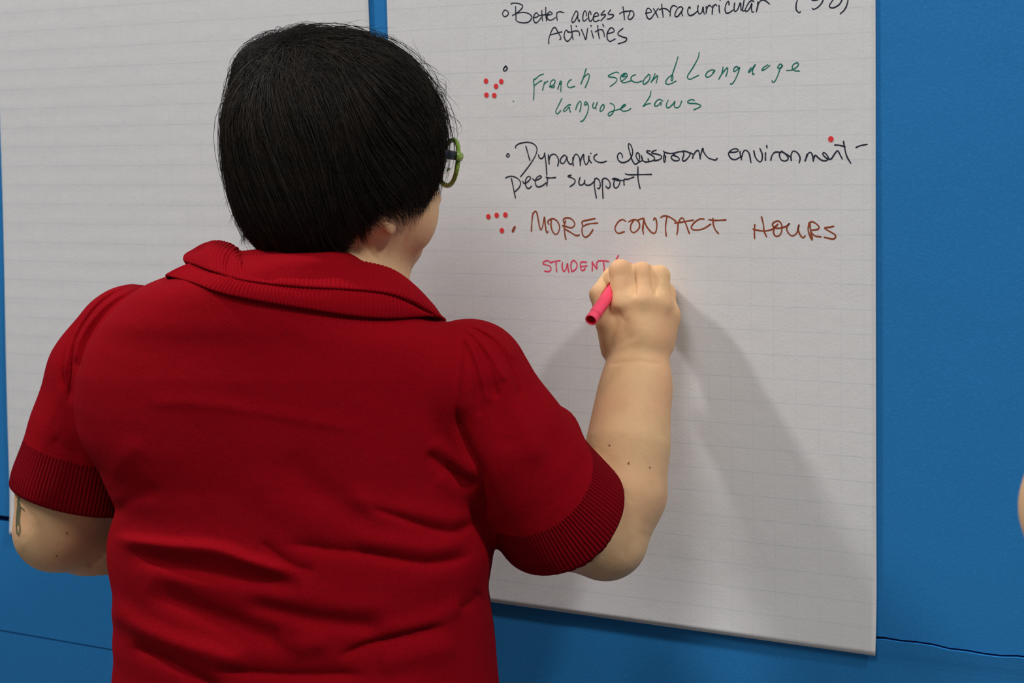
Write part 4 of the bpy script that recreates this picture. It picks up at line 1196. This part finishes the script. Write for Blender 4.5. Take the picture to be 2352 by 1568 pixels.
hv, hf_ = surfnet(hair_solid, HC - 0.16, HC + 0.16, 0.004)
hn = vnormals(hv, hf_)
az = np.arctan2(hv[:, 1] - HC[1], hv[:, 0] - HC[0])
hv = hv + hn * (0.0012 * np.sin(az * 60 + 3 * np.sin(hv[:, 2] * 60)) + 0.001 * np.sin(az * 23))[:, None]
hair = mesh_obj('hair', V2W(hv), hf_, HAIR, person)

# strands: from the crown over the surface down to the cut
POLE = at(690, 130, 2.03) - HC; POLE /= np.linalg.norm(POLE)
pu = np.cross(POLE, [0.3, 1, 0.2]); pu /= np.linalg.norm(pu); pv = np.cross(POLE, pu)
NSTR, NSEG = 12000, 13
ph = rng.uniform(0, 2 * math.pi, NSTR)
clump = rng.integers(0, 420, NSTR)
cph = rng.uniform(0, 2 * math.pi, 420)
ph = np.where(rng.random(NSTR) < 0.5, cph[clump] + rng.normal(0, 0.035, NSTR), ph)
th0 = np.abs(rng.normal(0.0, 0.9, NSTR)) % 1.7
th1 = th0 + rng.uniform(0.9, 1.7, NSTR)
t = np.linspace(0, 1, NSEG)
TH = th0[:, None] + (th1 - th0)[:, None] * t
swirl = (0.25 * np.sin(ph)[:, None]) * TH
PHI = ph[:, None] + swirl + rng.normal(0, 0.10, NSTR)[:, None] * t + 0.10 * np.sin(4 * TH + 3 * ph[:, None])
D = (np.cos(TH)[..., None] * POLE + np.sin(TH)[..., None] * (np.cos(PHI)[..., None] * pu + np.sin(PHI)[..., None] * pv))
# beyond the head's side the hair hangs: pull directions down
D[..., 2] -= 0.55 * np.clip(TH - 0.55, 0, 2)
D /= np.linalg.norm(D, axis=-1, keepdims=True)
Df = D.reshape(-1, 3)
lo_, hi_ = np.full(len(Df), 0.03), np.full(len(Df), 0.20)
for _ in range(18):
    md = (lo_ + hi_) / 2
    ins = hair_vol(HC + Df * md[:, None]) < 0
    lo_ = np.where(ins, md, lo_); hi_ = np.where(ins, hi_, md)
R_ = lo_.reshape(NSTR, NSEG)
lift = rng.normal(-0.0015, 0.0016, NSTR)[:, None] + (rng.random(NSTR) < 0.05)[:, None] * 0.004 * t ** 2 + 0.0012 * np.sin(t * 9 + ph[:, None] * 7)
wild = (rng.random(NSTR) < 0.02)[:, None]
lift = lift + (rng.normal(0, 0.0022, 420)[clump])[:, None] * t
lift = lift + wild * rng.uniform(0.003, 0.016, NSTR)[:, None] * np.sin(t * math.pi * 0.9) ** 1.2
lift[:, 0] -= 0.004
S = HC + D * (R_ + lift)[..., None]
ragged = 0.011 * np.sin(clump * 12.9) + rng.normal(0, 0.006, NSTR)
below = S[..., 2] < (hem(S.reshape(-1, 3)).reshape(NSTR, NSEG) + ragged[:, None])
cut = np.where(below.any(1), np.argmax(below, 1), NSEG)
keep = cut >= 4
S, cut = S[keep], cut[keep]
# wisps at nape and temple bend outward: lengthen by resampling to the cut
out = np.empty_like(S)
for i in range(len(S)):
    c = min(cut[i], NSEG)
    u = np.linspace(0, c - 1, NSEG)
    for k in range(3): out[i, :, k] = np.interp(u, np.arange(NSEG), S[i, :, k])
S = out
def strands(name, S, r0, m, parent):
    n, g, _ = S.shape
    d = np.gradient(S, axis=1); d /= np.maximum(np.linalg.norm(d, axis=2, keepdims=True), 1e-9)
    ref = np.broadcast_to(np.array([0.31, -0.9, 0.29]), d.shape)
    a = np.cross(d, ref); a /= np.maximum(np.linalg.norm(a, axis=2, keepdims=True), 1e-9)
    b = np.cross(d, a)
    tt = np.linspace(0, 1, g)
    rr = (r0[:, None] * (1 - 0.85 * tt ** 3))[..., None]
    ring = [S + rr * (a * math.cos(q) + b * math.sin(q)) for q in (0, 2.094, 4.189)]
    V = np.stack(ring, 2)                                   # n,g,3,3
    ix = np.arange(n * g * 3).reshape(n, g, 3)
    F = []
    for k in range(3):
        k2 = (k + 1) % 3
        F.append(np.stack([ix[:, :-1, k], ix[:, :-1, k2], ix[:, 1:, k2], ix[:, 1:, k]], -1).reshape(-1, 4))
    return mesh_obj(name, V2W(V.reshape(-1, 3)), np.vstack(F), m, parent)
st = strands('hair_strands', S, rng.uniform(0.00022, 0.00045, len(S)), HAIR, hair)
st['kind'] = 'stuff'

# loose curls standing off the crown at the upper left, and fine flyaways
extra = []
for (a, b, c_, dd) in [((610, 160), (575, 120), (560, 150), (556, 185)), ((620, 150), (590, 105), (572, 125), (566, 165)), ((640, 130), (660, 78), (700, 62), (745, 68)),
                       ((630, 135), (650, 85), (690, 66), (728, 78)), ((650, 128), (680, 80), (715, 64), (760, 74)), ((600, 180), (560, 150), (540, 175), (530, 215)),
                       ((590, 200), (550, 180), (528, 210), (520, 250)), ((612, 150), (598, 100), (640, 88), (672, 100)), ((600, 170), (580, 130), (600, 105), (630, 110))]:
    for _ in range(34):
        j = rng.normal(0, 6, (4, 2)); j[0] *= 2
        q = np.array([a, b, c_, dd], float) + j
        ff = 2.03 + rng.normal(0, 0.018)
        extra.append(resample(catmull(at(q[:, 0], q[:, 1], np.array([ff, ff, ff + .005, ff + .01])), 24), NSEG))
for _ in range(700):      # short unruly tufts about the crown
    a0 = rng.uniform(0, 2 * math.pi); r0_ = abs(rng.normal(0, 0.35))
    d0 = math.cos(r0_) * POLE + math.sin(r0_) * (math.cos(a0) * pu + math.sin(a0) * pv)
    t_ = rng.normal(0, 1, 3) + (d0 - POLE) * 2.5; t_ -= d0 * (t_ @ d0); t_ /= np.linalg.norm(t_)
    L_ = rng.uniform(0.25, 0.6); hh_ = rng.uniform(0.001, 0.007)
    dd = [d0 + t_ * L_ * u_ for u_ in (0, .33, .66, 1)]
    dd = np.array([q / np.linalg.norm(q) for q in dd])
    lo2, hi2 = np.full(4, .03), np.full(4, .2)
    for _k in range(14):
        md = (lo2 + hi2) / 2; ins = hair_vol(HC + dd * md[:, None]) < 0
        lo2 = np.where(ins, md, lo2); hi2 = np.where(ins, hi2, md)
    rad_ = lo2 + np.array([-.002, hh_, hh_, 0.0005])
    extra.append(resample(catmull(HC + dd * rad_[:, None], 20), NSEG))
for _ in range(90):
    a0 = rng.uniform(-2.9, -0.1)
    c0 = np.array([775 + 262 * math.cos(a0), 330 + 258 * math.sin(a0)])
    dn = np.array([-math.sin(a0), math.cos(a0)]) * rng.choice([-1, 1]); on = np.array([math.cos(a0), math.sin(a0)])
    L_ = rng.uniform(30, 90); hgt = rng.uniform(4, 26)
    q = np.array([c0 - on * 12, c0 + dn * L_ * .4 + on * hgt * .6, c0 + dn * L_ * .8 + on * hgt, c0 + dn * L_ + on * hgt * rng.uniform(.2, 1.5)])
    extra.append(resample(catmull(at(q[:, 0], q[:, 1], np.full(4, 2.06 + rng.normal(0, .02))), 24), NSEG))
# side locks by the temple and the nape
for (x0, y0, x1, y1, n_) in [(1000, 400, 1008, 455, 60), (980, 420, 975, 480, 60), (1018, 360, 1020, 430, 50), (950, 440, 935, 497, 50), (985, 440, 962, 500, 30), (930, 440, 925, 540, 3),
                             (540, 480, 520, 520, 50), (530, 450, 512, 474, 40), (560, 520, 560, 560, 50), (600, 540, 610, 585, 60), (660, 550, 670, 590, 60), (720, 555, 735, 592, 60),
                             (780, 545, 790, 580, 60), (820, 520, 834, 560, 60), (835, 500, 850, 545, 40)]:
    for _ in range(n_):
        a = np.array([x0, y0]) + rng.normal(0, 9, 2) - np.array([0, 25]); b = np.array([x1, y1]) + rng.normal(0, 7, 2)
        m_ = (a + b) / 2 + rng.normal(0, 3, 2)
        hp, ok = march(lambda q: hair_vol(q) - 0.0005, np.array([a[0], m_[0]]), np.array([a[1], m_[1]]), 1.85, 2.2, 120)
        if not ok.all(): continue
        fe = hp[1, 1] + (hp[1, 1] - hp[0, 1]) * 0.8
        extra.append(resample(np.array([hp[0], hp[1], at(b[0], b[1], fe)]), NSEG))
E_ = np.array(extra)
st2 = strands('loose_hair', E_, np.full(len(E_), 0.00021), HAIR, hair); st2['kind'] = 'stuff'

# ------------------------------------------------------------------ glasses
def tube(pts, rx, ry=None, closed=False, seg=10, up=(0, 0, 1)):
    P = np.asarray(pts, float); n = len(P); ry = rx if ry is None else ry
    d = (np.roll(P, -1, 0) - np.roll(P, 1, 0)) if closed else np.gradient(P, axis=0)
    d /= np.linalg.norm(d, axis=1, keepdims=True)
    a = np.cross(d, np.asarray(up, float)); a /= np.maximum(np.linalg.norm(a, axis=1, keepdims=True), 1e-9); b = np.cross(a, d)
    V = np.concatenate([(P + a * rx * math.cos(q) + b * ry * math.sin(q))[:, None] for q in np.linspace(0, 2 * math.pi, seg, endpoint=False)], 1)
    ix = np.arange(n * seg).reshape(n, seg)
    F = []
    for i in range(n if closed else n - 1):
        for j in range(seg):
            F.append([int(ix[i, j]), int(ix[i, (j + 1) % seg]), int(ix[(i + 1) % n, (j + 1) % seg]), int(ix[(i + 1) % n, j])])
    if not closed:
        F.append([int(v) for v in ix[0][::-1]]); F.append([int(v) for v in ix[-1]])
    return V.reshape(-1, 3), F


GZ = 0.002
def H2W(Q): return V2W(from_head(Q))
fr_v, fr_f, nvv = [], [], 0
for s in (-1, 1):
    a = np.linspace(0, 2 * math.pi, 48, endpoint=False)
    rx = 0.0275 * (1 + 0.05 * np.cos(2 * a)); rz = 0.0240 * (1 + 0.08 * np.sin(a))
    x = s * 0.0380 + rx * np.cos(a); z = GZ + rz * np.sin(a)
    y = 0.109 - 0.012 * ((np.abs(x) - 0.010) / 0.055) ** 2
    v, f = tube(np.stack([x, y, z], -1), 0.0028, 0.0024, True, 10, up=(0, 1, 0.01))
    fr_v.append(v); fr_f += [[i + nvv for i in q] for q in f]; nvv += len(v)
    c = np.array([[s * 0.0630, 0.0985, GZ + 0.006], [s * 0.0675, 0.0985, GZ + 0.007], [s * 0.0705, 0.0950, GZ + 0.007], [s * 0.0715, 0.0900, GZ + 0.007]])
    v, f = tube(catmull(c, 8), 0.0030, 0.0048, False, 8)
    fr_v.append(v); fr_f += [[i + nvv for i in q] for q in f]; nvv += len(v)
br_ = np.array([[-0.0115, 0.1085, GZ + 0.006], [0, 0.1135, GZ + 0.009], [0.0115, 0.1085, GZ + 0.006]])
v, f = tube(catmull(br_, 10), 0.0024, 0.0028, False, 8); fr_v.append(v); fr_f += [[i + nvv for i in q] for q in f]
gl = empty('glasses_mount', (0, 0, 0)) if False else None
glasses = mesh_obj('glasses', H2W(np.vstack(fr_v)), fr_f, GREENPL, person)
glasses['label'] = 'green-rimmed glasses with black temples'
for s in (-1, 1):
    c = np.array([[s * 0.0715, 0.0905, GZ + 0.007], [s * 0.0755, 0.055, GZ + 0.006], [s * 0.080, 0.02, GZ + 0.006], [s * 0.0835, -0.012, GZ + 0.004], [s * 0.084, -0.028, GZ - 0.012]])
    v, f = tube(catmull(c, 20), 0.0014, 0.0046, False, 8)
    o = mesh_obj('temple', H2W(v), f, BLACKPL, glasses); o['label'] = 'black temple'
    a = np.linspace(0, 2 * math.pi, 40, endpoint=False)
    x = s * 0.0380 + 0.0265 * np.cos(a) * (1 + 0.05 * np.cos(2 * a)); z = GZ + 0.0230 * np.sin(a) * (1 + 0.08 * np.sin(a))
    y = 0.109 - 0.012 * ((np.abs(x) - 0.010) / 0.055) ** 2
    V = np.vstack([np.stack([x, y - 0.0005, z], -1), np.stack([x, y + 0.0005, z], -1)])
    F = [list(range(40)), list(range(79, 39, -1))] + [[i, (i + 1) % 40, (i + 1) % 40 + 40, i + 40] for i in range(40)]
    mesh_obj('lens', H2W(V), F, LENS, glasses, smooth=False)

# ------------------------------------------------------------------ marker
tip, back = mk_tip, mk_back
dm = tip - back; Lm = np.linalg.norm(dm); dm /= Lm
def lathe(prof_, nseg=32):
    u_ = np.cross(dm, [0, 0, 1.0]); u_ /= np.linalg.norm(u_); v_ = np.cross(dm, u_)
    a = np.linspace(0, 2 * math.pi, nseg, endpoint=False)
    V = np.concatenate([(back + dm * s)[None] + r * (np.cos(a)[:, None] * u_ + np.sin(a)[:, None] * v_) for s, r in prof_], 0)
    F = []
    for i in range(len(prof_) - 1):
        for j in range(nseg):
            F.append([i * nseg + j, i * nseg + (j + 1) % nseg, (i + 1) * nseg + (j + 1) % nseg, (i + 1) * nseg + j])
    return V, F
marker = empty('marker', tuple(tipW)); tag(marker, 'bright pink felt-tip marker held in the writing hand', 'marker')
MR = 0.0064
v, f = lathe([(0.012, MR - .0016), (0.0125, MR), (0.0135, MR + .0002), (Lm - 0.034, MR + .0002), (Lm - 0.030, MR - .001), (Lm - 0.016, MR - .0018), (Lm - 0.014, MR - 0.0035), (Lm - 0.013, 0.0005)])
mesh_obj('barrel', V2W(v), f, PINK, marker)
v, f = lathe([(0.016, 0.0002), (0.016, MR - .0014), (0.0, MR - .0014), (-0.0002, MR - .0010), (0.0, MR - .0005), (0.0006, MR), (0.0123, MR - .0001), (0.0123, MR - .002)])
mesh_obj('end_plug', V2W(v), f, PINK, marker)
v, f = lathe([(0.0158, 0.0002), (0.0157, MR - .00145), (0.001, MR - .00145)])
mesh_obj('end_bore', V2W(v), f, PINKDK, marker)
v, f = lathe([(Lm - 0.0145, 0.0028), (Lm - 0.004, 0.0020), (Lm - 0.0006, 0.0010), (Lm, 0.0002)], 16)
mesh_obj('nib', V2W(v), f, PINKINK, marker)

# ------------------------------------------------------------------ tattoo and freckles lie on the skin
def skin_left(P): return smin(chain(P, AL, ALr, 0.03), chain(P, FL, FLr, 0.02), 0.012)
def skin_right(P): return smin(chain(P, AR, ARr, 0.03), chain(P, FR, FRr, 0.02), 0.012)
tv, tf, nvv = [], [], 0
for stq in ["130,222 146,245 140,262 122,268", "122,262 114,330 106,400 103,470 108,530", "118,290 128,350 122,430 128,500 118,545", "116,335 134,345 158,366", "110,300 120,380 112,470", "134,225 122,240 128,255"]:
    q = np.array([[float(a) for a in p.split(',')] for p in stq.split()]) / 3.026 + np.array([3, 1050])
    c = resample(catmull(q, 30), 16)
    v2, f2 = ribbon(c, 2.6)
    P_, ok = march(lambda p: skin_left(p) - 0.0006, v2[:, 0], v2[:, 1], 2.0, 2.25, 200)
    f2 = [ff for ff in f2 if all(ok[i] for i in ff)]
    tv.append(P_); tf += [[i + nvv for i in ff] for ff in f2]; nvv += len(P_)
mesh_obj('tattoo', V2W(np.vstack(tv)), tf, TATTOO, body, smooth=False)
for (x, y, r, fn_) in [(1400, 1022, 2.2, skin_right), (1444, 1063, 2.4, skin_right), (1493, 1073, 1.8, skin_right), (1411, 1082, 1.8, skin_right), (1362, 1281, 2.0, skin_right),
                       (154, 1224, 2.2, skin_left), (124, 1171, 2.0, skin_left), (130, 1277, 1.8, skin_left)]:
    a = np.linspace(0, 2 * math.pi, 10, endpoint=False)
    P_, ok = march(lambda p: fn_(p) - 0.0007, x + r * np.cos(a), y + r * np.sin(a), 1.9, 2.25, 200)
    if ok.all(): mesh_obj('freckle', V2W(P_), [list(range(10))], MOLE, body, smooth=False)

# ------------------------------------------------------------------ second person, almost wholly beyond the right edge
F2 = 1.38
SC2 = 1.07
E2 = at(2528, 1165, F2)
hx = 0.22
B2 = np.array([E2[0] + hx, F2, 0.0])                      # body axis
HC2 = B2 + (0.0, 0.03, 0.142)
D2 = np.array([-0.52, 0.85, 0.0]); D2 /= np.linalg.norm(D2)
HX2 = np.array([D2[1], -D2[0], 0.0])
HM2 = np.stack([HX2, D2, np.array([0, 0, 1.0])], 0)
def bl(x, y, z): return B2 + HX2 * x + D2 * y + np.array([0, 0, z])
armL2 = [bl(-0.160, 0, -0.095), E2 + (0.022, 0, 0.085), E2, E2 + (0.020, -0.0, -0.085), E2 + (0.05, 0.03, -0.16), E2 + (0.075, 0.13, -0.27), E2 + (0.085, 0.20, -0.34)]
armL2r = [0.050, 0.047, 0.0485, 0.042, 0.041, 0.036, 0.026]
armR2 = [bl(0.160, 0, -0.095), bl(0.21, 0.0, -0.24), bl(0.22, 0.01, -0.38), bl(0.20, 0.10, -0.50), bl(0.18, 0.17, -0.58)]
armR2r = [0.050, 0.047, 0.041, 0.037, 0.026]
def handof(p, q):
    d = q - p; d /= np.linalg.norm(d)
    n = np.array([0.0, -0.2, 1.0]) if abs(d[2]) < 0.8 else -D2
    n = n - d * (n @ d); n /= np.linalg.norm(n); return hand_chains(q, d, n, np.cross(n, d), 0.45, 0.95)
h1, h2 = handof(armL2[-2], armL2[-1]), handof(armR2[-2], armR2[-1])
def trunk2(P, g=0.0):
    q = (P - B2) @ HM2.T
    z = q[:, 2]
    w_ = np.interp(z, [-0.66, -0.40, -0.20, -0.10, -0.04, 0.0], [0.165, 0.150, 0.175, 0.185, 0.10, 0.055])
    D = np.interp(z, [-0.66, -0.40, -0.20, -0.10, -0.04, 0.0], [0.115, 0.110, 0.118, 0.10, 0.07, 0.055])
    m_ = ((np.abs(q[:, 0]) / w_) ** 2.4 + (np.abs(q[:, 1]) / D) ** 2.4) ** (1 / 2.4)
    d = (m_ - 1) * np.minimum(w_, D) - g
    d = smax(d, z - 0.0, 0.01)
    return smax(d, -0.62 - z, 0.01)
def skin2(P):
    d = boxed(P, HC2 - 0.135, HC2 + 0.14, lambda q: head_sdf((q - HC2) @ HM2.T))
    d = smin(d, cone(P, bl(0, -0.005, -0.01), bl(0, 0.01, 0.08), 0.060, 0.052), 0.02)
    d = smin(d, trunk2(P, -0.012), 0.02)
    d = smin(d, smin(chain(P, armL2, armL2r, 0.03), hand_sdf(P, *h1), 0.008), 0.015)
    return smin(d, smin(chain(P, armR2, armR2r, 0.03), hand_sdf(P, *h2), 0.008), 0.015)
def tee2(P):
    d = trunk2(P)
    for A, r in ((armL2, armL2r), (armR2, armR2r)):
        ax = A[1] - A[0]; Ls = np.linalg.norm(ax); ax = ax / Ls
        s_l = cone(P, A[0], A[1] , r[0] + 0.008, r[1] + 0.012)
        s_l = smax(s_l, (P - A[0]) @ ax - (Ls - 0.035), 0.004)
        d = smin(d, s_l, 0.015)
    return d
p2 = empty('person', tuple(V2W(np.array([B2[0], B2[1], -1.5]))))
tag(p2, 'second person beyond the right edge, only the outer skin of a bare arm in view', 'person')
a, b = surfnet(skin2, B2 + (-0.36, -0.30, -0.75), B2 + (0.36, 0.34, 0.31), 0.0045, mult=2)
mesh_obj('body', V2W(a), b, SKIN, p2)
eyes(p2, lambda Q: V2W(HC2 + np.asarray(Q) @ HM2))
a, b = surfnet(tee2, B2 + (-0.36, -0.30, -0.68), B2 + (0.36, 0.34, 0.04), 0.006, mult=3)
mesh_obj('t_shirt', V2W(a), b, GREYTEE, p2)
def hair2(P):
    q = (P - HC2) @ HM2.T
    d = ell(q, (0, -0.020, 0.030), (0.086, 0.103, 0.098))
    cutp = np.interp(q[:, 1], [-0.1, -0.03, 0.0, 0.06, 0.10], [-0.06, -0.045, -0.01, 0.045, 0.065])
    return smax(d, cutp - q[:, 2], 0.008)
a, b = surfnet(hair2, HC2 - 0.14, HC2 + 0.15, 0.005)
mesh_obj('hair', V2W(a), b, HAIR, p2)
def legs2(P):
    q = (P - B2) @ HM2.T; top = q[:, 2] + 0.50
    d = 1e3
    w_, D = 0.168, 0.120
    m_ = ((np.abs(q[:, 0]) / w_) ** 2.4 + (np.abs(q[:, 1]) / D) ** 2.4) ** (1 / 2.4)
    d = smax(smax((m_ - 1) * D, top, 0.01), -0.72 - q[:, 2], 0.04)
    for s in (-1, 1):
        d = smin(d, chain(q, [(s * 0.08, 0, -0.72), (s * 0.09, 0.0, -1.04), (s * 0.095, -0.01, -1.40)], [0.095, 0.068, 0.052], 0.03), 0.03)
    return smax(d, -1.44 - q[:, 2], 0.006)
a, b = surfnet(legs2, B2 + (-0.3, -0.3, -1.46), B2 + (0.3, 0.3, -0.48), 0.010, mult=2)
mesh_obj('trousers', V2W(a), b, DENIM, p2)
for s in (-1, 1):
    def shoe2(P, s=s):
        q = (P - B2) @ HM2.T; c = np.array([s * 0.095, -0.01, -1.46])
        d = smin(ell(q, c, (0.042, 0.06, 0.055)), ell(q, c + (s * .01, 0.11, -0.01), (0.045, 0.10, 0.04)), 0.03)
        return smax(d, -1.498 - q[:, 2], 0.006)
    cc = bl(s * 0.095, 0.05, -1.45)
    a, b = surfnet(shoe2, cc + (-0.2, -0.2, -0.06), cc + (0.2, 0.2, 0.07), 0.007)
    mesh_obj('shoe', V2W(a), b, SHOE, p2)
